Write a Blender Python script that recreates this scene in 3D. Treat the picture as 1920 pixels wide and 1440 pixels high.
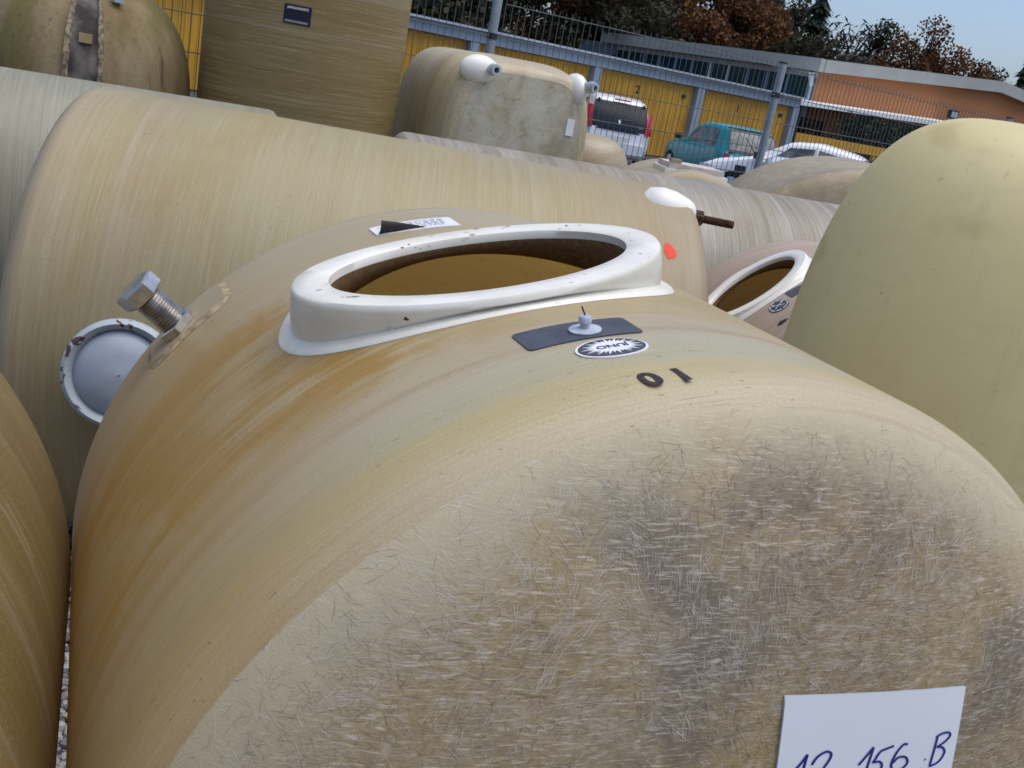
import bpy, math, random
import numpy as np
from mathutils import Matrix, Vector

for o in list(bpy.data.objects):
    bpy.data.objects.remove(o)
S = bpy.context.scene
COL = S.collection
R_ = math.radians

# ------------------------------------------------------------------ camera
EYE = 1.62
PITCH, ROLL = R_(17.0), R_(10.8)
fw = Vector((0, math.cos(PITCH), -math.sin(PITCH)))
r0 = Vector((1, 0, 0)); u0 = r0.cross(fw)
cup = u0 * math.cos(ROLL) - r0 * math.sin(ROLL)
crt = r0 * math.cos(ROLL) + u0 * math.sin(ROLL)
cam = bpy.data.cameras.new('camera')
cam.sensor_width = 36.0
cam.lens = 1900.0 / 1920.0 * 36.0
cam.clip_start, cam.clip_end = 0.05, 1500
camo = bpy.data.objects.new('camera', cam)
COL.objects.link(camo)
m3 = Matrix((crt, cup, -fw)).transposed()
camo.matrix_world = Matrix.Translation((0, 0, EYE)) @ m3.to_4x4()
S.camera = camo

# ------------------------------------------------------------------ overcast daylight
w = bpy.data.worlds.new('World'); S.world = w; w.use_nodes = True
nt = w.node_tree
bg = nt.nodes['Background']
sky = nt.nodes.new('ShaderNodeTexSky'); sky.sky_type = 'NISHITA'; sky.sun_disc = False
SUN_EL, SUN_AZ = 74.0, 95.0
sky.sun_elevation = R_(SUN_EL); sky.sun_rotation = R_(SUN_AZ)
sky.air_density = 0.8; sky.dust_density = 3.0; sky.ozone_density = 3.5
nt.links.new(sky.outputs[0], bg.inputs[0]); bg.inputs[1].default_value = 0.13
sl = bpy.data.lights.new('sun', 'SUN'); sl.energy = 1.4; sl.angle = R_(75); sl.color = (1, .97, .92)
so = bpy.data.objects.new('sun', sl); COL.objects.link(so)
az = R_(SUN_AZ)
sd = Vector((math.sin(az) * math.cos(R_(SUN_EL)), math.cos(az) * math.cos(R_(SUN_EL)), math.sin(R_(SUN_EL))))
so.rotation_euler = sd.to_track_quat('Z', 'Y').to_euler()
vs = S.view_settings
vs.view_transform = 'Standard'; vs.look = 'None'; vs.exposure = 0.5; S.cycles.filter_width = 1.6; vs.gamma = 1.0

# ------------------------------------------------------------------ helpers
def link(o, parent=None):
    COL.objects.link(o)
    if parent is not None: o.parent = parent
    return o

def tag(o, label=None, cat=None, group=None, kind=None):
    if label: o['label'] = label
    if cat: o['category'] = cat
    if group: o['group'] = group
    if kind: o['kind'] = kind
    return o

def empty(name, loc, rz=0.0):
    o = bpy.data.objects.new(name, None)
    o.location = loc; o.rotation_euler = (0, 0, rz); o.empty_display_size = .1
    return link(o)

class MB:
    def __init__(s): s.v = []; s.f = []; s.uv = {}
    def add(s, vs_, fs):
        n = len(s.v); s.v += [tuple(map(float, p)) for p in vs_]; s.f += [tuple(i + n for i in f) for f in fs]; return s
    def box(s, c, d, rz=0.0, m=None):
        x, y, z = d[0] / 2, d[1] / 2, d[2] / 2
        P = [Vector((i * x, j * y, k * z)) for i in (-1, 1) for j in (-1, 1) for k in (-1, 1)]
        M = m if m is not None else Matrix.Rotation(rz, 3, 'Z')
        P = [M @ p + Vector(c) for p in P]
        return s.add(P, [(0, 1, 3, 2), (4, 6, 7, 5), (0, 4, 5, 1), (2, 3, 7, 6), (0, 2, 6, 4), (1, 5, 7, 3)])
    def grid(s, P, closed=False):
        P = np.asarray(P); a, b = P.shape[:2]
        F = []
        for i in range(a - 1):
            for j in range(b - (0 if closed else 1)):
                k = (j + 1) % b
                F.append((i * b + j, i * b + k, (i + 1) * b + k, (i + 1) * b + j))
        return s.add(P.reshape(-1, 3), F)
    def tube(s, p, q, r, r2=None, n=12, cap=True):
        p, q = Vector(p), Vector(q); r2 = r if r2 is None else r2
        return s.lathe(p, q - p, [(0, r), ((q - p).length, r2)], n, cap)
    def lathe(s, o, axis, prof, n=24, cap=True):
        axis = Vector(axis).normalized(); o = Vector(o)
        t = axis.orthogonal().normalized(); b = axis.cross(t)
        P = []
        for h, r in prof:
            P.append([o + axis * h + (t * math.cos(2 * math.pi * k / n) + b * math.sin(2 * math.pi * k / n)) * r for k in range(n)])
        base = len(s.v); s.grid(np.array([[tuple(v) for v in row] for row in P]), True)
        if cap:
            s.f.append(tuple(base + i for i in range(n))[::-1])
            s.f.append(tuple(base + (len(prof) - 1) * n + i for i in range(n)))
        return s
    def build(s, name, mat, parent=None, smooth=False, uv=None, auto=None):
        me = bpy.data.meshes.new(name); me.from_pydata(s.v, [], s.f); me.update()
        if uv is not None:
            L = me.uv_layers.new(name='UVMap')
            idx = np.empty(len(me.loops), int); me.loops.foreach_get('vertex_index', idx)
            L.data.foreach_set('uv', np.asarray(uv, float)[idx].ravel())
        if smooth: me.polygons.foreach_set('use_smooth', [True] * len(me.polygons))
        if auto:
            me.polygons.foreach_set('use_smooth', [True] * len(me.polygons))
            me.set_sharp_from_angle(angle=R_(auto))
        if mat is not None:
            for mm in (mat if isinstance(mat, (list, tuple)) else [mat]): me.materials.append(mm)
        return link(bpy.data.objects.new(name, me), parent)

class NB:
    """small node builder"""
    def __init__(s, name):
        s.m = bpy.data.materials.new(name); s.m.use_nodes = True; s.t = s.m.node_tree
        s.b = s.t.nodes['Principled BSDF']; s.out = s.t.nodes['Material Output']
    def n(s, typ, ins=None, **kw):
        x = s.t.nodes.new(typ)
        for k, v in kw.items(): setattr(x, k, v)
        for k, v in (ins or {}).items(): s.set(x.inputs[k], v)
        return x
    def set(s, inp, v):
        if isinstance(v, bpy.types.NodeSocket): s.t.links.new(v, inp)
        elif isinstance(v, bpy.types.Node): s.t.links.new(v.outputs[0], inp)
        else:
            if isinstance(v, (tuple, list)) and len(v) == 3 and inp.type == 'RGBA': v = (*v, 1)
            inp.default_value = v
    def uv(s): return s.n('ShaderNodeUVMap').outputs[0]
    def obj(s): return s.n('ShaderNodeTexCoord').outputs['Object']
    def scale(s, vec, sc, off=(0, 0, 0)):
        return s.n('ShaderNodeMapping', {0: vec, 1: off, 3: sc}).outputs[0]
    def noise(s, vec, scale=1.0, detail=3.0, rough=.55, dist=0.0):
        return s.n('ShaderNodeTexNoise', {'Vector': vec, 'Scale': scale, 'Detail': detail, 'Roughness': rough, 'Distortion': dist}).outputs[0]
    def ramp(s, fac, stops, interp='LINEAR'):
        r = s.n('ShaderNodeValToRGB', {0: fac}); cr = r.color_ramp; cr.interpolation = interp
        while len(cr.elements) < len(stops): cr.elements.new(.5)
        for e, (p, c) in zip(cr.elements, stops):
            e.position = p; e.color = (*c, 1) if isinstance(c, (tuple, list)) else (c, c, c, 1)
        return r.outputs[0]
    def mix(s, f, a, b, mode='MIX'):
        x = s.n('ShaderNodeMix', data_type='RGBA', blend_type=mode)
        s.set(x.inputs[0], f); s.set(x.inputs[6], a); s.set(x.inputs[7], b); return x.outputs[2]
    def math(s, op, a, b=0.0, c=0.0, clamp=False):
        x = s.n('ShaderNodeMath', operation=op, use_clamp=clamp)
        s.set(x.inputs[0], a); s.set(x.inputs[1], b); s.set(x.inputs[2], c); return x.outputs[0]
    def sstep(s, v, lo, hi, a=0.0, b=1.0):
        x = s.n('ShaderNodeMapRange', {0: v, 1: lo, 2: hi, 3: a, 4: b}, interpolation_type='SMOOTHSTEP'); return x.outputs[0]
    def sep(s, vec): return s.n('ShaderNodeSeparateXYZ', {0: vec}).outputs
    def bump(s, h, strength=.2, dist=.002):
        return s.n('ShaderNodeBump', {'Strength': strength, 'Distance': dist, 'Height': h}).outputs[0]
    def fin(s, col, rough=.5, spec=.4, normal=None, transl=0.0, tcol=None, metal=0.0):
        s.set(s.b.inputs['Base Color'], col); s.set(s.b.inputs['Roughness'], rough)
        s.set(s.b.inputs['Specular IOR Level'], spec); s.set(s.b.inputs['Metallic'], metal)
        if normal is not None: s.set(s.b.inputs['Normal'], normal)
        if transl:
            tr = s.n('ShaderNodeBsdfTranslucent'); s.set(tr.inputs[0], tcol if tcol is not None else col)
            mx = s.n('ShaderNodeMixShader', {0: transl, 1: s.b.outputs[0], 2: tr.outputs[0]})
            s.t.links.new(mx.outputs[0], s.out.inputs[0])
        return s.m

def plain(name, col, rough=.5, spec=.4, metal=0.0, var=.12, vscale=20.0, bump=0.0):
    b = NB(name); o = b.obj()
    n = b.noise(o, vscale, 4)
    c = b.mix(b.sstep(n, .35, .65), tuple(x * (1 - var) for x in col), tuple(min(1, x * (1 + var)) for x in col))
    nm = b.bump(n, bump, .003) if bump else None
    return b.fin(c, rough, spec, nm, metal=metal)

def grp(name, tones, dark, fine=130.0, band=9.0, along=.8, fine_amt=.28, blotch=(.30, .15, .035), blotch_amt=.35,
        speck=.5, transl=.12, rough=.48, chalk=.25, chalk_col=(.62, .58, .52), extra=None, lines=0.0, seed=0.0, scratch=.22):
    """wound glass-fibre laminate; UV u = metres along the axis, v = metres round the girth"""
    b = NB(name); uv = b.uv()
    off = (seed, seed * 1.7, 0)
    n1 = b.noise(b.scale(uv, (band, along * .45, 1), off), 1, 5, .6, .1)
    n2 = b.noise(b.scale(uv, (fine, along * 3.2, 1), off), 1, 3, .7)
    n2b = b.noise(b.scale(uv, (fine * .35, along * .5, 1), off), 1, 3, .6)
    n3 = b.noise(b.scale(uv, (2.6, 1.5, 1), off), 1, 5, .6, .6)
    k = len(tones) - 1
    c = b.ramp(n1, [(.28 + .44 * i / k, t) for i, t in enumerate(tones)])
    if extra: c = extra(b, uv, c)
    if blotch_amt: c = b.mix(b.math('MULTIPLY', b.sstep(b.math('ADD', b.math('MULTIPLY', n3, .7), b.math('MULTIPLY', n2b, .3)), .50, .68), blotch_amt), c, blotch)
    if chalk:
        n4 = b.noise(b.scale(uv, (fine * .16, along * .7, 1), (3.1 + seed, 1.2, 0)), 1, 5, .7)
        c = b.mix(b.math('MULTIPLY', b.sstep(n4, .52, .78), chalk), c, chalk_col)
    lv = b.math('ADD', b.math('MULTIPLY', n2, .7), b.math('MULTIPLY', n2b, .3))
    c = b.mix(b.sstep(lv, .34, .52, fine_amt, 0.0), c, dark)
    c = b.mix(b.sstep(lv, .50, .68, 0.0, fine_amt * .7), c, b.mix(.6, c, (.80, .74, .62)))
    sc_ = b.noise(b.scale(uv, (fine * 1.9, along * 7.0, 1), (1.7 + seed, 4.4, 0)), 1, 2, .6)
    sg_ = b.noise(b.scale(uv, (7, 3.5, 1), (seed, 8.8, 0)), 1, 3)
    c = b.mix(b.math('MULTIPLY', b.sstep(sc_, .60, .68), b.math('MULTIPLY', b.sstep(sg_, .40, .62), scratch)), c, (.80, .70, .50))
    sd_ = b.noise(b.scale(uv, (fine * 1.6, along * 11.0, 1), (6.7 + seed, 2.4, 0)), 1, 2, .6)
    c = b.mix(b.math('MULTIPLY', b.sstep(sd_, .63, .70), b.math('MULTIPLY', b.sstep(sg_, .62, .40), scratch)), c, dark)
    gn_ = b.noise(b.scale(uv, (fine * 2.2, fine * 1.2, 1)), 1, 3, .7)
    c = b.mix(b.sstep(gn_, .35, .65, .24, 0.0), c, dark)
    c = b.mix(b.sstep(gn_, .56, .70, 0.0, .22), c, (.80, .74, .62))
    if lines:
        l2 = b.noise(b.scale(uv, (3.0, 260, 1), off), 1, 2)
        c = b.mix(b.sstep(l2, .5, .62, 0, lines), c, dark)
    if speck:
        sp = b.noise(b.scale(uv, (190, 70, 1), off), 1, 1.5)
        sm = b.noise(b.scale(uv, (5, 3, 1), off), 1, 2)
        c = b.mix(b.math('MULTIPLY', b.math('MULTIPLY', b.sstep(sp, .67, .73), b.sstep(sm, .38, .58)), speck), c, (.10, .06, .035))
    nm = b.bump(b.math('ADD', b.math('MULTIPLY', n2, .6), b.math('MULTIPLY', n2b, .8)), .35, .0015)
    return b.fin(c, b.sstep(n3, .3, .7, rough - .12, rough + .08), .5, nm, transl, b.mix(.75, c, (.80, .43, .05)))

# --- value noise for scattering
def vnoise(x, y, sc, seed):
    rs = np.random.RandomState(seed); T = rs.rand(64, 64)
    x = np.asarray(x) * sc + 1000.3; y = np.asarray(y) * sc + 1000.7
    i = np.floor(x).astype(int); j = np.floor(y).astype(int); fx = x - i; fy = y - j
    fx = fx * fx * (3 - 2 * fx); fy = fy * fy * (3 - 2 * fy)
    g = lambda a, b_: T[a % 64, b_ % 64]
    return (g(i, j) * (1 - fx) + g(i + 1, j) * fx) * (1 - fy) + (g(i, j + 1) * (1 - fx) + g(i + 1, j + 1) * fx) * fy

# ------------------------------------------------------------------ materials
M_white = plain('white_gelcoat', (.80, .78, .72), .35, .5, var=.05, vscale=6)
def mk_chipped():
    b = NB('chipped_white_gelcoat'); o = b.obj()
    n = b.noise(o, 9, 5); c = b.ramp(n, [(.3, (.70, .67, .58)), (.6, (.82, .80, .73))])
    d = b.noise(o, 3.5, 5, .65, .4); c = b.mix(b.sstep(d, .50, .72, 0, .5), c, (.50, .50, .43))
    sp = b.noise(b.scale(o, (60, 60, 90)), 1, 2); sm = b.noise(o, 11, 2)
    c = b.mix(b.math('MULTIPLY', b.sstep(sp, .655, .675), b.sstep(sm, .47, .57)), c, (.035, .022, .018))
    return b.fin(c, .33, .5, b.bump(n, .1, .004))
M_chip = mk_chipped()
M_dark = plain('dark_rubber', (.055, .06, .08), .55, .4, var=.2, vscale=30)
M_black = plain('black_plastic', (.02, .02, .022), .45, .4)
M_ink = plain('black_stencil_ink', (.04, .03, .035), .7, .2, var=.4, vscale=200)
M_paper = plain('white_card', (.80, .82, .84), .65, .2, var=.03, vscale=4)
M_blueink = plain('blue_marker_ink', (.03, .015, .22), .5, .3)
M_sticker_w = plain('white_sticker', (.78, .78, .80), .35, .5, var=.03)
M_grey_print = plain('grey_print', (.30, .30, .33), .5, .3)
M_steel = plain('stainless_steel', (.62, .60, .58), .28, .5, metal=1.0, var=.15, vscale=60)
M_galv = plain('galvanised_steel', (.50, .53, .56), .42, .5, metal=.6, var=.15, vscale=15)
M_rust = plain('rusty_steel', (.075, .04, .025), .85, .2, var=.5, vscale=120, bump=.6)
M_inner = plain('raw_laminate_edge', (.17, .105, .05), .7, .2, var=.18, vscale=160)
M_foot = plain('laminate_foot', (.42, .33, .20), .6, .3, var=.2)
M_clearplastic = plain('milky_plastic', (.42, .46, .52), .22, .6, var=.15, vscale=80)
def mk_peel():
    b = NB('peeling_grey_paint'); o = b.obj()
    n = b.noise(o, 14, 4, .6, .6); c = b.mix(b.noise(o, 40, 3), (.34, .39, .43), (.42, .47, .52))
    m = b.noise(o, 22, 3, .5, 1.2)
    c = b.mix(b.sstep(m, .60, .63), c, (.09, .045, .035))
    return b.fin(c, .5, .4, b.bump(b.sstep(m, .66, .70), .4, .003))
M_peel = mk_peel()
M_greypaint = plain('pale_grey_paint', (.34, .39, .46), .42, .4, var=.06, vscale=12)
M_post = plain('grey_fence_paint', (.26, .31, .35), .45, .4, var=.08)
M_wire = plain('dull_grey_wire', (.10, .12, .125), .6, .3)

# T1: bands along the axis plus an amber wet-looking patch round the manhole
def t1_extra(b, uv, c):
    u, v, _ = b.sep(uv)
    wob = b.noise(b.scale(uv, (7, .3, 1)), 1, 5)
    uu = b.math('ADD', u, b.math('MULTIPLY', b.math('SUBTRACT', wob, .5), .09))
    band = b.ramp(b.math('ADD', b.math('MULTIPLY', uu, 1.0), 0.0), [
        (0.0, (0.632, 0.598, 0.389)), (.02, (0.632, 0.580, 0.331)), (.07, (0.624, 0.544, 0.240)), (.11, (0.535, 0.544, 0.331)), (.15, (0.526, 0.544, 0.373)),
        (.185, (0.535, 0.490, 0.323)), (.205, (0.437, 0.345, 0.199)), (.225, (0.526, 0.481, 0.298)), (.32, (0.502, 0.417, 0.182)), (.55, (0.470, 0.381, 0.149)), (.78, (0.526, 0.472, 0.290)), (1.0, (0.535, 0.517, 0.373))])
    c = b.mix(.88, c, band)
    c = b.mix(b.sstep(b.noise(b.scale(uv, (11, 1.6, 1), (2.2, 6.1, 0)), 1, 5, .65), .40, .62, .10, .48), c, (.565, .53, .385))
    c = b.mix(b.sstep(b.math('ADD', u, b.math('MULTIPLY', b.math('SUBTRACT', b.noise(uv, 14, 4), .5), .06)), .05, .0, 0, .8), c, (.61, .545, .37))
    # streaky amber patches where the surface resin is intact
    n = b.noise(b.scale(uv, (34, 1.4, 1), (.3, .2, 0)), 1, 4, .7)
    blob = b.noise(b.scale(uv, (3.3, 3.0, 1), (5.2, 2.6, 0)), 1, 4, .55, .5)
    gate = b.math('MULTIPLY', b.sstep(u, .20, .30), b.math('SUBTRACT', 1.0, b.sstep(u, .60, .80)))
    a = b.math('ADD', b.math('MULTIPLY', blob, .62), b.math('MULTIPLY', n, .38))
    c = b.mix(b.math('MULTIPLY', b.sstep(a, .44, .54), b.math('MULTIPLY', gate, b.sstep(b.math('ADD', v, b.math('MULTIPLY', n, .25)), -.02, -.26, .18, .95))), c, (.42, .25, .036))
    # a broad golden tone low on the side
    c = b.mix(b.sstep(v, -.35, -.62, 0, .55), c, b.mix(b.noise(b.scale(uv, (20, .7, 1)), 1, 4), (.38, .245, .05), (.53, .40, .17)))
    return c
M_t1 = grp('tank_laminate_golden', [(.46, .33, .17), (.55, .43, .26), (.60, .50, .34), (.58, .49, .36)], (.33, .20, .10),
           fine=260, fine_amt=.24, blotch_amt=.10, transl=.28, extra=t1_extra, chalk=.36, speck=.55, scratch=.5)
def b_extra(b, uv, c):
    u, v, _ = b.sep(uv)
    wob = b.noise(b.scale(uv, (5, .8, 1)), 1, 3)
    uu = b.math('ADD', u, b.math('MULTIPLY', b.math('SUBTRACT', wob, .5), .08))
    band = b.ramp(b.math('MULTIPLY', uu, .5), [(0, (0.387, 0.350, 0.282)), (.05, (0.396, 0.323, 0.176)), (.09, (0.370, 0.323, 0.158)), (.14, (0.361, 0.296, 0.180)), (.18, (0.361, 0.328, 0.180)),
                  (.4, (0.370, 0.332, 0.176)), (.70, (0.361, 0.314, 0.158)), (.84, (0.361, 0.282, 0.167)), (.92, (0.352, 0.300, 0.242))])
    return b.mix(.7, c, band)
M_b = grp('tank_laminate_tan', [(.38, .30, .15), (.44, .37, .205), (.47, .415, .26)], (.25, .165, .065), fine=190, fine_amt=.28, blotch_amt=.55,
          transl=.14, extra=b_extra, chalk=.25, lines=.04, seed=2.3, blotch=(.36, .22, .07))
M_c = grp('tank_laminate_greygreen', [(.225, .21, .135), (.28, .27, .195), (.34, .34, .275)], (.15, .135, .08), fine=190, fine_amt=.36, blotch_amt=.1,
          transl=.08, chalk=.28, chalk_col=(.50, .53, .48), seed=4.1)
M_d = grp('tank_laminate_grey', [(.215, .175, .11), (.29, .262, .20), (.36, .345, .295)], (.14, .10, .06), fine=110, fine_amt=.6, blotch_amt=.3,
          transl=.06, chalk=.5, chalk_col=(.52, .53, .54), blotch=(.25, .17, .085), seed=6.7)
M_l = grp('tank_laminate_brown', [(.17, .115, .035), (.20, .14, .048), (.225, .165, .065)], (.12, .078, .025), fine=160, fine_amt=.16, blotch_amt=.3, transl=.1, chalk=.25, seed=8.2)
M_f = grp('tank_laminate_olive', [(.21, .14, .04), (.26, .19, .068), (.27, .22, .115)], (.14, .092, .03), fine=120, fine_amt=.5, blotch_amt=.25, transl=.05, chalk=.22, chalk_col=(.42, .42, .36), seed=1.4)
M_h = grp('tank_laminate_stained', [(.42, .32, .15), (.48, .41, .26), (.52, .48, .38)], (.22, .17, .09), fine=60, fine_amt=.4, blotch_amt=.5, blotch=(.20, .15, .07), transl=.05, chalk=.4, chalk_col=(.58, .58, .50), seed=9.9)
M_i = grp('tank_laminate_dull', [(.33, .26, .16), (.39, .33, .22), (.40, .36, .27)], (.22, .17, .1), fine=60, fine_amt=.3, transl=.04, seed=12.4)
M_j = grp('tank_laminate_umber', [(.30, .24, .14), (.36, .29, .18), (.40, .34, .23)], (.2, .15, .08), fine=9, band=2.2, along=3, fine_amt=.18, transl=.03, chalk=.12, blotch=(.22, .18, .09), seed=14.4)
M_k = grp('tank_laminate_pinkish', [(.42, .31, .22), (.49, .39, .29), (.52, .44, .36)], (.26, .18, .12), fine=130, fine_amt=.4, transl=.14, chalk=.3, seed=17.0)

def mat_head(name, tan, grey, dark):
    b = NB(name); o = b.obj()
    n1 = b.noise(o, 5, 5, .6, .4); n2 = b.noise(o, 60, 4, .7); n3 = b.noise(o, 2.2, 4, .6, .5)
    n4 = b.noise(b.scale(o, (300, 40, 300)), 1, 3, .7, 1.5)
    wv = b.n('ShaderNodeVectorMath', {0: o, 1: b.n('ShaderNodeVectorMath', {0: b.n('ShaderNodeTexNoise', {'Vector': o, 'Scale': 14.0, 'Detail': 2.0}).outputs[1], 1: (.014, .014, .014)}, operation='MULTIPLY').outputs[0]}, operation='ADD').outputs[0]
    fib, fibl = None, None
    for i_, ang in enumerate((20, 65, 110, 155)):
        mp = b.n('ShaderNodeMapping', {0: wv, 1: (i_ * 3.7, 0, i_ * 1.3), 2: (0, R_(ang), 0), 3: (45, 45, 480)}).outputs[0]
        f_ = b.noise(mp, 1, 2, .5)
        fib = f_ if fib is None else b.math('MAXIMUM', fib, f_)
        mp = b.n('ShaderNodeMapping', {0: wv, 1: (i_ * 2.1 + 9, 0, i_ * 4.3), 2: (0, R_(ang + 22), 0), 3: (38, 38, 430)}).outputs[0]
        f_ = b.noise(mp, 1, 2, .5)
        fibl = f_ if fibl is None else b.math('MAXIMUM', fibl, f_)
    c = b.ramp(n1, [(.32, tan), (.55, tuple(.5 * (a + g) for a, g in zip(tan, grey))), (.72, grey)])
    c = b.mix(b.sstep(n3, .42, .62, 0, .6), c, dark)
    c = b.mix(b.math('MULTIPLY', b.sstep(b.noise(b.scale(o, (1, 1, 1), (4.2, 0, 1.7)), 3.2, 5, .65, .5), .45, .60), .72), c, (.165, .145, .125))
    c = b.mix(b.sstep(n2, .5, .68, 0, .5), c, dark)
    c = b.mix(b.sstep(n2, .46, .34, 0, .35), c, (.66, .60, .50))
    c = b.mix(b.sstep(n4, .56, .68, 0, .3), c, tuple(x * .5 for x in dark))
    c = b.mix(b.sstep(fibl, .60, .74, 0, .75), c, (.74, .66, .52))
    c = b.mix(b.math('MULTIPLY', b.sstep(fib, .62, .74, 0, .8), b.sstep(n3, .36, .58, .35, 1.0)), c, tuple(x * .42 for x in dark))
    x, y, z = b.sep(o)
    r = b.n('ShaderNodeVectorMath', {0: b.n('ShaderNodeCombineXYZ', {0: x, 2: z}).outputs[0]}, operation='LENGTH').outputs[1]
    rr = b.math('ADD', r, b.math('MULTIPLY', b.math('SUBTRACT', b.math('ADD', b.math('MULTIPLY', n1, .6), b.math('MULTIPLY', n2, .4)), .5), .20))
    c = b.mix(b.sstep(rr, .50, .605, 0, .88), c, (.56, .49, .33))
    return b.fin(c, .55, .3, b.bump(b.math('ADD', n2, n4), .32, .002), .12, tan)
M_head = mat_head('chopped_strand_mat', (.455, .335, .155), (.425, .35, .25), (.27, .20, .125))
M_headB = mat_head('rough_mat_end', (.42, .34, .24), (.46, .43, .40), (.30, .24, .18))
M_fib_dark = plain('dirty_fibre', (.18, .145, .11), .6, .3, var=.4, vscale=8)
M_fib_mid = plain('brown_fibre', (.28, .21, .13), .6, .3, var=.3, vscale=8)
M_fib_white = plain('bright_glass_fibre', (.66, .60, .50), .35, .5, var=.12, vscale=8)

def mk_e():
    b = NB('pale_yellow_gelcoat'); o = b.obj()
    n = b.noise(o, 3, 5, .6, .4); n2 = b.noise(b.scale(o, (6, 6, 40)), 1, 3); n3 = b.noise(o, 7, 3, .5, .3)
    c = b.ramp(n, [(.3, (.67, .565, .285)), (.5, (.71, .61, .32)), (.7, (.74, .655, .365))])
    c = b.mix(b.sstep(n3, .58, .75, 0, .40), c, (.42, .36, .14))
    c = b.mix(b.sstep(b.noise(b.scale(o, (9, 9, 1.4)), 1, 5, .65), .52, .70, 0, .28), c, (.44, .38, .18))
    c = b.mix(b.sstep(n2, .5, .7, 0, .15), c, (.56, .53, .30))
    sp = b.noise(o, 45, 3); c = b.mix(b.sstep(sp, .68, .74, 0, .35), c, (.22, .18, .08))
    return b.fin(c, .55, .3, b.bump(b.noise(o, 160, 2), .12, .002), .16, (.55, .45, .14))
M_e = mk_e()
def mk_g():
    b = NB('weathered_mossy_laminate'); o = b.obj()
    n = b.noise(b.scale(o, (5, 5, 1.2)), 1, 5, .65); st = b.noise(b.scale(o, (22, 22, 1.3)), 1, 6, .7, .1); mo = b.noise(b.scale(o, (3.2, 3.2, 1.1), (2.2, 0, 0)), 1, 4)
    c = b.ramp(n, [(.3, (.15, .105, .045)), (.5, (.24, .175, .09)), (.7, (.31, .245, .15))])
    c = b.mix(b.sstep(mo, .46, .62, 0, .6), c, (.13, .12, .03))
    c = b.mix(b.sstep(st, .56, .70, 0, .75), c, (.05, .044, .034))
    sp = b.noise(o, 60, 3); c = b.mix(b.sstep(sp, .62, .7, 0, .5), c, (.10, .08, .05))
    return b.fin(c, .8, .2, b.bump(sp, .5, .004))
M_g = mk_g()

# ------------------------------------------------------------------ ground
def mk_gravel():
    b = NB('grey_gravel'); o = b.obj()
    v = b.n('ShaderNodeTexVoronoi', {'Vector': o, 'Scale': 55.0}); n = b.noise(o, 3, 4)
    c = b.mix(v.outputs['Distance'], (.30, .30, .31), (.06, .06, .06)); c = b.mix(b.sstep(n, .4, .6, 0, .3), c, (.2, .18, .15))
    return b.fin(c, .85, .2, b.bump(v.outputs['Distance'], .8, .01))
def mk_asphalt():
    b = NB('worn_asphalt'); o = b.obj(); n = b.noise(o, .6, 5); n2 = b.noise(o, 90, 2)
    c = b.mix(n, (.05, .05, .052), (.085, .082, .08)); c = b.mix(b.sstep(n2, .5, .7, 0, .4), c, (.14, .135, .13))
    return b.fin(c, .85, .25, b.bump(n2, .4, .005))
g = MB().add([(-400, -400, 0), (400, -400, 0), (400, 700, 0), (-400, 700, 0)], [(0, 1, 2, 3)]).build('ground', mk_gravel())
tag(g, kind='structure')
FU = Vector((.836, .548, 0)).normalized(); FN = Vector((-.548, .836, 0))
P1 = Vector((-.535, 6.73, 0)); P2 = Vector((1.555, 8.10, 0)); P3 = P2 + Vector((.788, .615, 0)) * 3.29
a0 = P1 + FN * .35 - FU * 40; a1 = P1 + FN * .35 + FU * 60
lot = MB().add([a0 + Vector((0, 0, .004)), a1 + Vector((0, 0, .004)), a1 + FN * 45 + Vector((0, 0, .004)), a0 + FN * 45 + Vector((0, 0, .004))], [(0, 1, 2, 3)]).build('parking_lot', mk_asphalt())
tag(lot, kind='structure')

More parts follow.
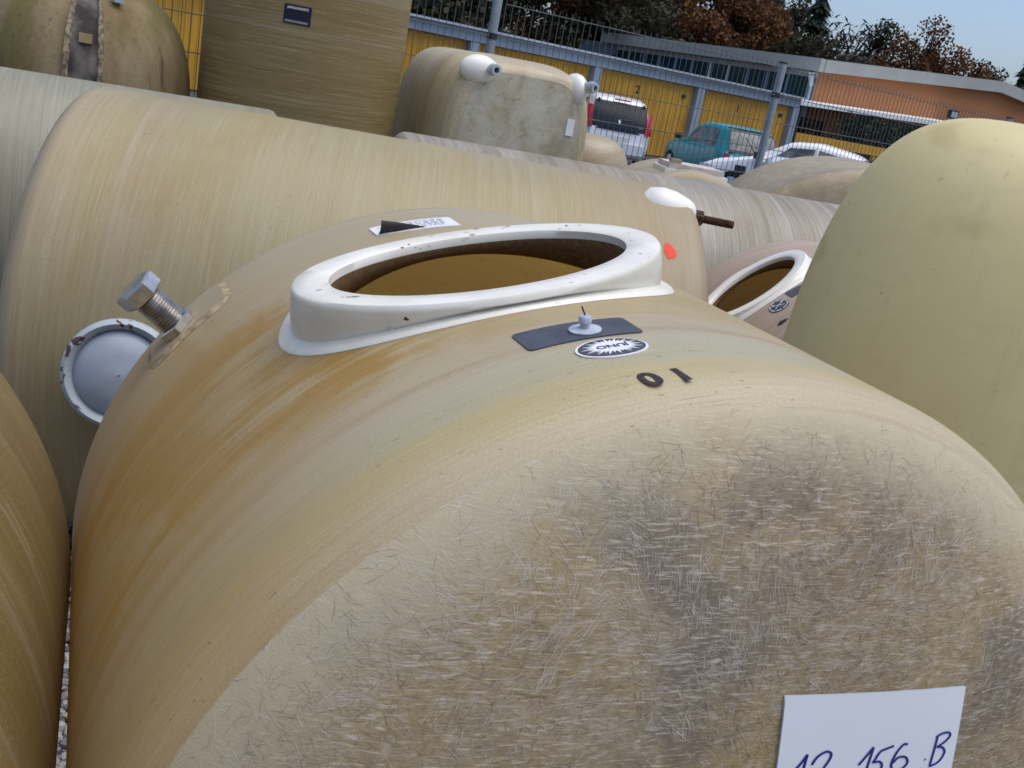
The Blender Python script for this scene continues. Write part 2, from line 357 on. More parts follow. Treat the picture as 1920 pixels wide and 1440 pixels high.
# ------------------------------------------------------------------ tanks
class Tank:
    """horizontal tank; local x = girthwise, local y = along the axis, z = up"""
    def __init__(s, name, label, c0, a, R, Rz, L, mat, headmat, df=.15, dr=.15, nf=2.6, nr=2.4, sf=.06, hole=None, ns=60, nth=144, sfront=0.0, cat='tank', group='glass-fibre tanks lying in the yard', feet=True):
        s.root = empty(name, (c0[0], c0[1], 0), a); tag(s.root, label, cat, group)
        s.R, s.Rz, s.zc = R, Rz, c0[2]
        s.A = Vector((-math.sin(a), math.cos(a), 0)); s.B = Vector((math.cos(a), math.sin(a), 0))
        def fr(sv):   # front profile radius
            t = min(1, max(0, (sf - sv) / df)); return (1 - t ** nf) ** (1 / nf)
        def re(sv):
            t = min(1, max(0, (sv - (L - dr)) / dr)); return (1 - t ** nr) ** (1 / nr)
        s.fr = fr; s.sf, s.df, s.nf = sf, df, nf
        th = np.linspace(-math.pi, math.pi, nth + 1)
        # shell incl. front knuckle and rear knuckle up to 97 percent
        ss = list(np.linspace(sfront, sf + .02, 22)) + list(np.linspace(sf + .02, L - dr, ns)[1:]) + [L - dr + dr * math.sin(x) for x in np.linspace(0, math.pi / 2 * .8, 9)[1:]]
        P, UV = [], []
        for q in ss:
            k = fr(q) * re(q)
            for t in th:
                P.append((R * k * math.sin(t), q, s.zc + Rz * k * math.cos(t))); UV.append((q, R * t))
        n = nth + 1; F = []
        for i in range(len(ss) - 1):
            for j in range(nth):
                if hole:
                    sm = (ss[i] + ss[i + 1]) / 2; tm = (th[j] + th[j + 1]) / 2
                    if ((sm - hole[0]) / hole[3]) ** 2 + ((tm - hole[1]) * R / hole[2]) ** 2 < 1: continue
                F.append((i * n + j, i * n + j + 1, (i + 1) * n + j + 1, (i + 1) * n + j))
        mb = MB().add(P, F); s.shell = mb.build('shell', mat, s.root, smooth=True, uv=UV)
        # front end
        tm = [(((sf - sfront) / df) + (1 - (sf - sfront) / df) * x) for x in np.linspace(0, 1, 44)]
        s.front = s.dome('end_cap', [(sf - df * t, (max(0, 1 - t ** nf)) ** (1 / nf)) for t in tm], headmat[0], nth)
        qe = ss[-1]; te = (qe - (L - dr)) / dr
        tr = [te + (1 - te) * x for x in np.linspace(0, 1, 10)]
        s.rear = s.dome('end_cap', [(L - dr + dr * t, max(0, 1 - t ** nr) ** (1 / nr)) for t in tr], headmat[1], nth)
        if feet:
            bot = s.zc - Rz
            for q in (L * .22, L * .78):
                xs = np.linspace(-.62, .62, 13) * R
                top = [s.zc - Rz * math.sqrt(1 - (x / R) ** 2) + .01 for x in xs]
                m = MB()
                for sg in (-.05, .05): m.v += [(float(x), q + sg, float(z)) for x, z in zip(xs, top)] + [(float(x), q + sg, 0.0) for x in xs]
                k = len(xs)
                for i in range(k - 1):
                    m.f += [(i, i + 1, k + i + 1, k + i), (2 * k + i + 1, 2 * k + i, 3 * k + i, 3 * k + i + 1), (i + 1, i, 2 * k + i, 2 * k + i + 1), (k + i, k + i + 1, 3 * k + i + 1, 3 * k + i)]
                m.f += [(0, k, 3 * k, 2 * k), (k - 1, 3 * k - 1, 4 * k - 1, 2 * k - 1)]
                m.build('foot', M_foot, s.root)
    def dome(s, name, prof, mat, nth):
        P = []; UV = []
        for q, k in prof:
            for t in np.linspace(-math.pi, math.pi, nth + 1)[:-1]:
                P.append((s.R * k * math.sin(t), q, s.Rz * k * math.cos(t))); UV.append((q * 2, s.R * t))
        m = MB(); m.grid(np.array(P).reshape(len(prof), nth, 3), True)
        o = m.build(name, mat, s.root, smooth=True, uv=UV); o.location = (0, 0, s.zc); return o
    def surf(s, q, th, off=0.0):
        """point on the cylinder, local; off along the normal"""
        n = Vector((math.sin(th) / s.R, 0, math.cos(th) / s.Rz)).normalized()
        return Vector((s.R * math.sin(th), q, s.zc + s.Rz * math.cos(th))) + n * off
    def headpt(s, x, z, off=0.0):
        """point on the front end, local to root; z relative to the axis"""
        r = min(.999, math.hypot(x / s.R, z / s.Rz))
        return Vector((x, s.sf - s.df * (1 - r ** s.nf) ** (1 / s.nf) - off, s.zc + z))
    def sheet(s, name, mat, s0, th0, poly, off, parent=None, thick=.0012):
        """flat outline (t, s offsets in metres) wrapped on the cylinder with a real thickness"""
        m = MB(); n = len(poly)
        top = [s.surf(s0 + y, th0 + x / s.R, off + thick) for x, y in poly]
        bot = [s.surf(s0 + y, th0 + x / s.R, max(.0002, off - .0004)) for x, y in poly]
        cx = sum(p[0] for p in poly) / n; cy = sum(p[1] for p in poly) / n
        m.add(top + bot + [s.surf(s0 + cy, th0 + cx / s.R, off + thick)],
              [(2 * n, i, (i + 1) % n) for i in range(n)] + [(i, n + i, n + (i + 1) % n, (i + 1) % n) for i in range(n)])
        return m.build(name, mat, parent or s.root)

def rrect(w_, h_, r, n=4, m=8):
    P = []
    for cx, cy, a in ((w_ / 2 - r, h_ / 2 - r, 0), (-w_ / 2 + r, h_ / 2 - r, 90), (-w_ / 2 + r, -h_ / 2 + r, 180), (w_ / 2 - r, -h_ / 2 + r, 270)):
        for k in range(n + 1):
            t = R_(a + 90 * k / n); P.append((cx + r * math.cos(t), cy + r * math.sin(t)))
    Q = []
    for i in range(len(P)):
        p, q = P[i], P[(i + 1) % len(P)]
        d = math.hypot(q[0] - p[0], q[1] - p[1]); k = max(1, int(d / .01))
        for j in range(k): Q.append((p[0] + (q[0] - p[0]) * j / k, p[1] + (q[1] - p[1]) * j / k))
    return Q
def ell(a, b, n=48): return [(a * math.cos(2 * math.pi * i / n), b * math.sin(2 * math.pi * i / n)) for i in range(n)]

def text_mesh(txt, size, bold=0.0):
    cu = bpy.data.curves.new('t', 'FONT'); cu.body = txt; cu.size = size; cu.align_x = 'CENTER'; cu.align_y = 'CENTER'; cu.offset = bold; cu.resolution_u = 3
    ob = bpy.data.objects.new('t', cu); COL.objects.link(ob)
    dg = bpy.context.evaluated_depsgraph_get(); me = bpy.data.meshes.new_from_object(ob.evaluated_get(dg))
    V = [tuple(v.co) for v in me.vertices]; F = [tuple(p.vertices) for p in me.polygons]
    bpy.data.objects.remove(ob); bpy.data.curves.remove(cu); bpy.data.meshes.remove(me)
    return V, F
def text_on(fn, txt, size, name, mat, parent, bold=0.0, sx=1.0, sy=1.0):
    V, F = text_mesh(txt, size, bold)
    return MB().add([fn(v[0] * sx, v[1] * sy) for v in V], F).build(name, mat, parent)

def collar(tk, s0, th0, ia, ib, oa, ob_, ba, bb, h, mat, tn=None, dt=0.0, sb=None):
    """oval manhole collar: flat rim plane, wall running down to a flange on the shell. a = girthwise, b = axial semi-axes"""
    tn = th0 if tn is None else tn
    rdir = 1 / math.sqrt((math.sin(tn) / tk.R) ** 2 + (math.cos(tn) / tk.Rz) ** 2)
    N = Vector((math.sin(tn), 0, math.cos(tn))); T = Vector((math.cos(tn), 0, -math.sin(tn))); Y = Vector((0, 1, 0))
    O = Vector((0, s0, tk.zc)) + N * (rdir + h) + T * dt
    n = 72; rows = []
    def plane(a, b, dz): return [tuple(O + T * (a * math.cos(2 * math.pi * k / n)) + Y * (b * math.sin(2 * math.pi * k / n)) + N * dz) for k in range(n)]
    def onsurf(a, b, off): return [tuple(tk.surf((s0 if sb is None else sb) + b * math.sin(2 * math.pi * k / n), th0 + a * math.cos(2 * math.pi * k / n) / tk.R, off)) for k in range(n)]
    def lerp(A_, B_, f): return [tuple(Vector(p).lerp(Vector(q), f)) for p, q in zip(A_, B_)]
    base1 = onsurf(ba, bb, .0005); base2 = onsurf(ba * .985, bb * .985, .004)
    fl = onsurf(oa * 1.045, ob_ * 1.045, .006)
    wt = plane(oa, ob_, -.009)
    rows = [base1, base2, lerp(base2, fl, .6), fl, lerp(fl, plane(oa * 1.01, ob_ * 1.01, -.01), .12), lerp(fl, plane(oa * 1.01, ob_ * 1.01, -.01), .55), wt, plane(oa * .996, ob_ * .996, -.004), plane(oa * .985, ob_ * .982, -.0004), plane((oa + ia) / 2, (ob_ + ib) / 2, .0008),
            plane(ia * 1.015, ib * 1.015, 0), plane(ia, ib, -.002), plane(ia, ib, -.013)]
    m = MB().grid(np.array(rows), True); c = m.build('manhole_collar', mat, tk.root, auto=50)
    inner = [plane(ia * 1.003, ib * 1.003, -.012), plane(ia * 1.004, ib * 1.004, -.022), onsurf(ia * 1.05, ib * 1.07, -.016), onsurf(ia * 1.35, ib * 1.40, -.010)]
    MB().grid(np.array(inner), True).build('collar_throat', M_inner, c, smooth=True)
    return c

# ===== the big golden tank in front
a1_ = .434
T1 = Tank('storage_tank', 'big golden glass-fibre tank in front with open white manhole and number card', (.284, .971, .753), a1_, .644, .623, 1.06, M_t1, (M_head, M_head), df=.15, dr=.15, hole=(.495, R_(-14.6), .262, .180), ns=64, nth=216)
collar(T1, .480, R_(-14.6), .205, .132, .254, .172, .288, .198, .0195, M_chip, R_(-14.5), -.008, .500)

# chopped strands on the end cap
rs = np.random.RandomState(5)
def strands(n, lo, hi, wid, mask, name, mat, off, clump=0, curl=.5):
    V, F = [], []
    got = 0
    while got < n:
        k = n * 2
        r = np.sqrt(rs.rand(k)) * .975; t = rs.rand(k) * 2 * math.pi
        X = r * np.sin(t) * T1.R; Z = r * np.cos(t) * T1.Rz
        keep = rs.rand(k) < mask(X, Z, r)
        for x, z in zip(X[keep], Z[keep]):
            if got >= n: break
            ang = (vnoise(x, z, 9, 77) * 6.5 + rs.normal() * .45) if clump else rs.rand() * math.pi
            bundle = 1 + (rs.randint(0, 4) if clump else 0)
            L0 = rs.uniform(lo, hi)
            for _ in range(bundle):
                L = L0 * rs.uniform(.6, 1.1); a = ang + rs.normal() * .08
                ox, oz = x + rs.normal() * .0035 * (bundle > 1), z + rs.normal() * .0035 * (bundle > 1)
                cv = rs.normal() * curl; wd = wid * rs.uniform(.6, 1.4)
                base = len(V); seg = 3
                px, pz = ox - math.cos(a) * L / 2, oz - math.sin(a) * L / 2
                for i in range(seg + 1):
                    aa = a + cv * (i / seg - .5)
                    if i: px += math.cos(aa) * L / seg; pz += math.sin(aa) * L / seg
                    px, pz = (px, pz) if math.hypot(px / T1.R, pz / T1.Rz) < .965 else (px * .965 / math.hypot(px / T1.R, pz / T1.Rz), pz * .965 / math.hypot(px / T1.R, pz / T1.Rz))
                    wi = wd * (.35 if i in (0, seg) else 1) / 2
                    for sg in (-1, 1):
                        p = T1.headpt(px - math.sin(aa) * wi * sg, pz + math.cos(aa) * wi * sg, off)
                        V.append(tuple(p))
                F += [(base + 2 * i, base + 2 * i + 1, base + 2 * i + 3, base + 2 * i + 2) for i in range(seg)]
                got += 1
    o = MB(); o.v, o.f = V, F
    ob = o.build(name, mat, T1.front); ob.location = (0, 0, -T1.zc); tag(ob, kind='stuff'); return ob
edge = lambda r: np.clip((.975 - r) / .10, 0, 1)
patch = lambda X, Z: np.clip((.6 * vnoise(X, Z, 5, 3) + .4 * vnoise(X, Z, 16, 4) - .30) * 2.6, .04, 1)
up = lambda Z: np.where(Z > -.1, 1, .35)
strands(7500, .006, .022, .00019, lambda X, Z, r: edge(r) * patch(X, Z) * up(Z), 'dark_strands', M_fib_dark, .0004, 0, .45)
strands(9000, .006, .026, .00023, lambda X, Z, r: edge(r) * up(Z) * .7, 'brown_strands', M_fib_mid, .0003, 0, .4)
strands(12000, .008, .036, .00023, lambda X, Z, r: np.clip((1.01 - r) / .05, 0, 1) * np.clip((vnoise(X, Z, 6, 11) - .35) * 2.4, .10, 1) * up(Z), 'bright_strands', M_fib_white, .0005, 1, .12)

# dark plate, vent, round badge, stencilled number
PL = T1.sheet('name_plate', M_dark, .2075, R_(-13.5), rrect(.138, .056, .006), .0005)
b0 = T1.surf(.204, R_(-12.8), .002); nrm = Vector((math.sin(R_(-12.8)), 0, math.cos(R_(-12.8))))
V_ = MB().lathe(b0, nrm, [(0, .001), (0, .0185), (.0012, .0185), (.003, .008), (.003, .001)], 32).build('vent_valve', M_clearplastic, T1.root, auto=40)
MB().lathe(b0, nrm, [(.0028, .0005), (.0028, .0058), (.008, .0058), (.009, .0075), (.0145, .0075), (.0165, .006), (.0172, .0005)], 24).build('valve_cap', M_clearplastic, V_, auto=40)
MB().tube(b0 + nrm * .017, b0 + nrm * .027 + Vector((-.004, 0, 0)), .0009, n=8).build('valve_pin', M_black, V_)
bs, bt = .142, R_(-12.6)
badge = T1.sheet('badge', M_sticker_w, bs, bt, ell(.041, .0275), .0006)
T1.sheet('badge_field', M_dark, bs, bt, ell(.0382, .0247), .0020, badge, .0004)
rs2 = random.Random(4); star = []
for i in range(64):
    t = 2 * math.pi * i / 64; k = .56 if i % 2 else (.93 if i % 4 == 0 else .76) * rs2.uniform(.93, 1.03)
    star.append((.0375 * k * math.cos(t), .0245 * k * math.sin(t)))
T1.sheet('badge_star', M_sticker_w, bs, bt, star, .0028, badge, .0004)
def on_t1(s0, th0, off, tk=None):
    tk = tk or T1
    return lambda x, y: tuple(tk.surf(s0 - y, th0 - x / tk.R, off))
text_on(on_t1(bs, bt, .0036), 'JUNO', .0145, 'badge_lettering', M_dark, badge, .0003, 1.0, .85)
text_on(on_t1(.050, R_(-11.55), .0006), '1 0', .047, 'stencilled_number', M_ink, T1.root, .0017, .95, .95)

# bolt with hex head and nut on a raised pad
bs_, bth = .845, R_(-51.5)
def pad_poly():
    P = rrect(.175, .125, .035); return P
m = MB(); P = pad_poly(); n = len(P)
r_out = [T1.surf(.853 + y, R_(-50.5) + x / T1.R, .0005) for x, y in P]
r_in = [T1.surf(.855 + y * .80, R_(-50.5) + x * .88 / T1.R, .0042) for x, y in P]
m.add(r_out + r_in, [(i, (i + 1) % n, n + (i + 1) % n, n + i) for i in range(n)])
rim_ = m.build('pad_edge', plain('chalky_grey_edge', (.37, .29, .18), .8, .1, var=.3, vscale=60), T1.root, smooth=True)
m = MB(); ctr = T1.surf(.855, R_(-50.5), .0048)
m.add(r_in + [ctr], [(i, (i + 1) % n, n) for i in range(n)])
m.build('raised_pad', M_t1, T1.root, smooth=True, uv=[(.82 + p[1], -.40 + p[0]) for p in P] + [(.82, -.40)])
nb = Vector((math.sin(bth) / T1.R, 0, math.cos(bth) / T1.Rz)).normalized(); ob0 = T1.surf(bs_, bth, .004)
prof = []
for i in range(12):
    h = .012 + i * .0050; prof += [(h, .0245), (h + .0025, .0195)]
bolt = MB().lathe(ob0, nb, [(0, .02)] + prof + [(.072, .021)], 32).build('bolt', M_steel, T1.root, auto=60)
def hexa(o, ax, h0, h1, r, ch, twist=.4):
    m = MB(); ax = Vector(ax).normalized(); t = ax.orthogonal().normalized(); b = ax.cross(t); rows = []
    for h, k in ((h0, .93), (h0 + ch, 1), (h1 - ch, 1), (h1, .90)):
        rows.append([tuple(Vector(o) + ax * h + (t * math.cos(twist + i * math.pi / 3) + b * math.sin(twist + i * math.pi / 3)) * r * k) for i in range(6)])
    m.grid(np.array(rows), True); m.f += [tuple(range(6))[::-1], tuple(18 + i for i in range(6))]; return m
hexa(ob0, nb, .070, .096, .0355, .003).build('hex_head', M_steel, bolt)
hexa(ob0, nb, -.001, .014, .033, .002, .9).build('nut', M_steel, bolt)

# paper label behind the manhole, its corner curled over
lab = T1.sheet('paper_label', M_sticker_w, .795, R_(-15.0), [(x, y) for x, y in rrect(.136, .064, .003) if not (x < -.02 and y < -.02 - (x + .02) * .0)], .0006)
rows = []
for i in range(9):
    t = i / 8
    row = []
    for j in range(8):
        u = j / 7; wdt = .030 * (1 - t * .95); a = u * 2.4
        q = T1.surf(.795 - .032 + .012 - .006 * t, R_(-15.0) + (-.064 + .075 * t) / T1.R, .001)
        row.append(tuple(q + Vector((0, -wdt * .45 * math.sin(a) * .9 + .010 * (1 - t), wdt * .5 * (1 - math.cos(a)) * .9))))
    rows.append(row)
MB().grid(np.array(rows)).build('curled_corner', M_black, lab, smooth=True)
rl = random.Random(2)
mm = MB()
for i in range(5):
    x = .055 - rl.uniform(0, .01); y = -.018 + i * .0095
    while x > -.05 + (i < 2) * .045:
        wd = rl.uniform(.004, .011)
        A0 = [T1.surf(.795 + y + dy, R_(-15.0) + (x - dx) / T1.R, .0022) for dx, dy in ((0, 0), (wd, 0), (wd, .0026), (0, .0026))]
        mm.add(A0, [(0, 1, 2, 3)]); x -= wd + .003
mm.build('label_print', M_grey_print, lab)

# number card on the end
def cardpt(u, v, off=.0015):   # metres, u to the right from the top-left corner, v down
    c = Vector((.0130, 0, .3218)); ex = Vector((.2652, 0, -.0176)).normalized(); ez = Vector((.0113, 0, -.0861)).normalized()
    p = c + ex * u + ez * v
    return p
CW, CH = .266, .21
def card3(u, v, off):
    c00 = T1.headpt(*[cardpt(0, 0)[i] for i in (0, 2)], .0018); c10 = T1.headpt(*[cardpt(CW, 0)[i] for i in (0, 2)], .0018)
    p = cardpt(u, v); q = T1.headpt(p.x, p.z, 0); ymin = min(c00.y, c10.y, q.y)
    return Vector((q.x, T1.headpt(p.x, p.z, .0032).y - off, q.z))
rows = [[tuple(card3(CW * i / 10, CH * j / 8, 0)) for i in range(11)] for j in range(9)]
rows2 = [[(p[0], p[1] + .0022, p[2]) for p in r] for r in rows]
m = MB().grid(np.array(rows)); m.grid(np.array(rows2)[:, ::-1])
card = m.build('number_card', M_paper, None, smooth=True)
card.matrix_world = Matrix.Translation((.284, .971, 0)) @ Matrix.Rotation(a1_, 4, 'Z')
tag(card, 'white paper card with blue handwritten number stuck on the front tank end', 'card')
PXU = CW / 337.0
def hw(pts):   # strokes given on the card in photo-pixel units: x from left edge, y from top edge
    P = []
    for i in range(len(pts) - 1):
        for k in range(6):
            t = k / 6; p0 = pts[max(0, i - 1)]; p1 = pts[i]; p2 = pts[i + 1]; p3 = pts[min(len(pts) - 1, i + 2)]
            P.append(tuple(.5 * ((2 * p1[d]) + (-p0[d] + p2[d]) * t + (2 * p0[d] - 5 * p1[d] + 4 * p2[d] - p3[d]) * t * t + (-p0[d] + 3 * p1[d] - 3 * p2[d] + p3[d]) * t ** 3) for d in (0, 1)))
    P.append(pts[-1]); V, F = [], []
    for i, p in enumerate(P):
        q = P[min(i + 1, len(P) - 1)]; o_ = P[max(i - 1, 0)]
        d = (q[0] - o_[0], q[1] - o_[1]); l = math.hypot(*d) or 1; nx, ny = -d[1] / l, d[0] / l
        for sg in (-1, 1): V.append(tuple(card3((p[0] + nx * sg * 2.2) * PXU, (p[1] + ny * sg * 2.2) * PXU * .80, .0008)))
        if i: F.append((2 * i - 2, 2 * i - 1, 2 * i + 1, 2 * i))
    return V, F
glyph = [[(22, 150), (38, 128), (48, 110)], [(48, 110), (46, 125), (42, 165)],
         [(58, 131), (66, 116), (80, 107), (89, 111), (88, 123), (76, 145), (62, 165), (95, 162)],
         [(143, 139), (154, 123), (166, 105)], [(166, 105), (163, 125), (158, 158)],
         [(205, 106), (190, 111), (180, 116), (172, 132), (170, 136), (182, 136), (188, 146), (180, 160), (168, 161)],
         [(232, 106), (224, 105), (212, 122), (206, 145), (214, 158), (228, 156), (238, 144), (232, 132), (218, 131), (208, 142)],
         [(292, 96), (290, 120), (286, 158)], [(289, 97), (300, 91), (314, 90), (319, 98), (308, 110), (294, 118)], [(294, 118), (306, 120), (313, 132), (304, 150), (286, 158)],
         [(273, 141), (275, 143)]]
for idx in ((0, 1), (2,), (3, 4), (5,), (6,), (7, 8, 9), (10,)):
    mm = MB()
    for i in idx: mm.add(*hw(glyph[i]))
    mm.build('handwritten_character', M_blueink, card)

# ===== neighbour on the left
TL = Tank('storage_tank', 'brown glass-fibre tank at the left edge, closest beside the big golden tank', (-1.066, .808, .716), .410, .64, .63, .56, M_l, (M_headB, M_l), dr=.17, nr=2.1, sf=-.62, sfront=-.70, hole=None)

# ===== long tan tank behind
aB = -1.425
TB = Tank('storage_tank', 'long tan glass-fibre tank lying crosswise right behind the big golden tank', (-1.376, 2.974, .701), aB, .663, .659, 1.885, M_b, (M_headB, M_b), df=.12, nf=2.3, sf=.06, sfront=.0, dr=.11, nr=2.2, ns=70)
# capped outlet with peeling paint on its near side
c = TB.root.matrix_world if False else Matrix.Translation((-1.376, 2.974, 0)) @ Matrix.Rotation(aB, 4, 'Z')
ci = c.inverted()
dirw = Vector((.30, -.93, .20)).normalized(); pc = Vector((-.925, 2.27, .765))
loc = lambda p: ci @ Vector(p)
dl = (ci.to_3x3() @ dirw).normalized()
o_l = loc(pc)
noz = MB().lathe(o_l - dl * .16, dl, [(0, .10), (.12, .10), (.125, .126), (.146, .134), (.162, .131), (.170, .122), (.164, .112), (.148, .106)], 48, cap=False).build('outlet_flange', M_peel, TB.root, auto=50)
MB().lathe(o_l, dl, [(-.014, .107), (-.009, .104), (.006, .088), (.018, .05), (.022, .002)], 48, cap=False).build('outlet_cap', M_greypaint, noz, smooth=True)
# white fitting and rusty stud on its right end
fp = loc((.375, 3.075, 1.300)); fd = (ci.to_3x3() @ Vector((.985, .10, -.02))).normalized()
fit = MB().lathe(fp - fd * .10, fd, [(.0, .035), (.02, .062), (.06, .069), (.10, .064), (.14, .050), (.158, .040), (.166, .028), (.168, .001)], 36, cap=False).build('end_fitting', M_white, TB.root, auto=50)
stud = MB().lathe(fp + fd * .06, fd, [(0, .011)] + [(.012 + i * .0035 + (k * .0018), .0125 - .0018 * k) for i in range(32) for k in (0, 1)] + [(.13, .0125), (.131, .002)], 18).build('stud', M_rust, TB.root, auto=60)
hexa(fp, fd, .062, .094, .024, .003).build('nut', M_rust, stud)
# red spray mark
M_red = plain('red_spray', (.75, .06, .03), .6, .3, var=.1)
rr_ = random.Random(8)
TB.sheet('paint_mark', M_red, 1.697, R_(37.8), [((.026 + .004 * rr_.random()) * math.cos(t) * (1.15 if math.sin(t) < 0 else .9) + .006 * math.sin(t), (.016 + .003 * rr_.random()) * math.sin(t)) for t in [2 * math.pi * i / 28 for i in range(28)]], .0005, thick=.0004)

# ===== further tanks
TC = Tank('storage_tank', 'grey-green finely ribbed tank behind the long tan tank at the left edge', (-3.4, 3.24, .665), -(math.pi / 2 - .39), .50, .625, 2.50, M_c, (M_c, M_c), df=.1, dr=.08, ns=50, nth=96)
TD = Tank('storage_tank', 'streaky grey tank lying behind the right end of the long tan tank', (-.69, 4.40, .735), -1.292, .55, .55, 3.0, M_d, (M_d, M_d), df=.1, dr=.1, ns=50, nth=96)

aK = .232
TK = Tank('storage_tank', 'smaller pinkish tank tipped sideways with a white oval manhole, beside the pale yellow tank', (1.003 + .45 * math.sin(aK), 3.18 - .45 * math.cos(aK), .754), aK, .50, .50, .90, M_k, (M_headB, M_k), hole=(.455, R_(-43.2), .205, .145), ns=50, nth=160)
collar(TK, .455, R_(-43.2), .153, .104, .192, .136, .222, .158, .010, M_white)
TK.sheet('name_plate', M_dark, .270, R_(-33.8), rrect(.085, .05, .004), .0005)
kb = TK.sheet('badge', M_dark, .245, R_(-43.7), ell(.030, .036), .0006)
ring_ = MB()
for i in range(40):
    if i % 5 == 4: continue
    t0, t1 = 2 * math.pi * i / 40, 2 * math.pi * (i + .75) / 40
    ring_.add([TK.surf(.245 + .036 * k * math.sin(t), R_(-43.7) + .030 * k * math.cos(t) / TK.R, .0026) for k, t in ((.80, t0), (.93, t0), (.93, t1), (.80, t1))], [(0, 1, 2, 3)])
for ang in (.55, 2.3):
    d = (math.cos(ang), math.sin(ang)); nn = (-d[1], d[0])
    for q0, q1, w0, w1 in ((-.020, .021, .0012, .0012), (.012, .022, .0015, .004)):
        ring_.add([TK.surf(.245 + d[1] * q + nn[1] * wv, R_(-43.7) + (d[0] * q + nn[0] * wv) / TK.R, .0028) for q, wv in ((q0, -w0), (q1, -w1), (q1, w1), (q0, w0))], [(0, 1, 2, 3)])
ring_.build('badge_emblem', M_sticker_w, kb)
TK.sheet('resin_spill', M_ink, .15, R_(-48), [(.022 * rr_.uniform(.4, 1) * math.cos(t), .014 * rr_.uniform(.5, 1) * math.sin(t)) for t in [2 * math.pi * i / 22 for i in range(22)]], .0005, thick=.0006)

# upright lathe tanks
def upright(name, label, x, y, prof, mat, n=72, ex=2.0, rz=0.0, uvax=True):
    root = empty(name, (x, y, 0), rz); tag(root, label, 'tank', 'glass-fibre tanks standing in the yard')
    P, UV = [], []
    for r, z in prof:
        for k in range(n + 1):
            t = 2 * math.pi * k / n; c_, s_ = math.cos(t), math.sin(t)
            q = (abs(c_) ** ex + abs(s_) ** ex) ** (-1 / ex)
            P.append((r * q * c_, r * q * s_, z)); UV.append((z, r * t))
    sh = MB().grid(np.array(P).reshape(len(prof), n + 1, 3)).build('shell', mat, root, smooth=True, uv=UV)
    return root
tt = np.linspace(0, math.pi / 2, 32)
def sprof(r, zc, h, nn, r0=None): return [(r0 or r, .0), (r0 or r, .03), (r, zc * .5)] + [(r * max(0, math.cos(t)) ** (2 / nn) + .0005, zc + h * math.sin(t) ** (2 / nn)) for t in tt]
upright('storage_tank', 'tall pale yellow-green domed tank standing at the right edge', .974, 2.30, sprof(.370, .898, .806, 3.0), M_e, 96)
Fp = [(.49, 0), (.50, .02)] + [(.50, z) for z in np.linspace(.05, 2.15, 12)] + [(.48, 2.22), (.40, 2.27), (.001, 2.32)]
TF = upright('storage_tank', 'tall straight olive-brown tank with a dark label, standing beyond the tan tank', -1.363, 5.40, Fp, M_f, 96, 2.15)
def onF(x, z, off=.002):
    t = math.atan2(-1, .145) + x / .50; c_, s_ = math.cos(t), math.sin(t); q = (abs(c_) ** 2.15 + abs(s_) ** 2.15) ** (-1 / 2.15)
    return ((.50 * q + off) * c_, (.50 * q + off) * s_, z)
gr = [[onF(-.062 + .124 * i / 8, 1.632 + .085 * j) for i in range(9)] for j in (0, 1)]
M_navy = plain('navy_label', (.006, .007, .022), .4, .4)
fl_ = MB().grid(np.array(gr)).build('vintage_label', M_navy, TF)
text_on(lambda x, y: onF(x, 1.703 + y, .003), 'JAHRGANG/SORTE', .0145, 'label_lettering', M_sticker_w, fl_, .0004, .78, 1)
mm = MB()
for i in range(18):
    mm.add([onF(-.054 + i * .0058 + dx, 1.639 + dz, .003) for dx, dz in ((0, 0), (.0046, 0), (.0046, .010), (0, .010))], [(0, 1, 2, 3)])
mm.build('label_small_print', M_grey_print, fl_)

TG = upright('storage_tank', 'old mossy brown tank with a dark vertical channel, at the top left corner', -2.30, 5.0, sprof(.48, 1.15, .55, 2.3), M_g, 80)
def onG(t, z, off): 
    r = .48 * max(.0, 1 - max(0, (z - 1.15) / .55) ** 2.3) ** (1 / 2.3) + off
    return (r * math.cos(t), r * math.sin(t), z)
tc = math.atan2(-.455, .19)
zz = np.linspace(.05, 1.60, 24)
M_chan = plain('grey_stained_channel', (.12, .105, .095), .85, .2, var=.6, vscale=7)
M_crust = plain('crusty_resin', (.24, .19, .13), .9, .2, var=.5, vscale=40, bump=.8)
MB().grid(np.array([[onG(tc + d, z, .004) for z in zz] for d in np.linspace(-.13, .13, 7)])).build('channel', M_chan, TG, smooth=True)
for sg in (-1, 1):
    rows = [[onG(tc + sg * .15 + d + .012 * (vnoise(z, d, 30, 5) - .5), z, h * (.6 + .8 * float(vnoise(z, sg, 25, 9)))) for z in zz] for d, h in ((-.03, .001), (-.02, .02), (.015, .022), (.03, .001))]
    MB().grid(np.array(rows)).build('channel_lip', M_crust, TG)
p = Vector(onG(tc + .01, 1.41, .012))
MB().box(p, (.055, .02, .04), rz=tc + math.pi / 2).build('tab', plain('tan_tab', (.36, .26, .13), .7, .3), TG)
p = Vector(onG(math.atan2(-.36, .33), 1.605, .02))
gb = MB().box(p, (.09, .04, .05), rz=-.7).build('bracket', M_galv, TG)
MB().lathe(p + Vector((.012, -.028, 0)), (.5, -.85, 0), [(0, .002), (0, .018), (.006, .018), (.006, .01), (.002, .01)], 16).build('bracket_eye', M_galv, gb)

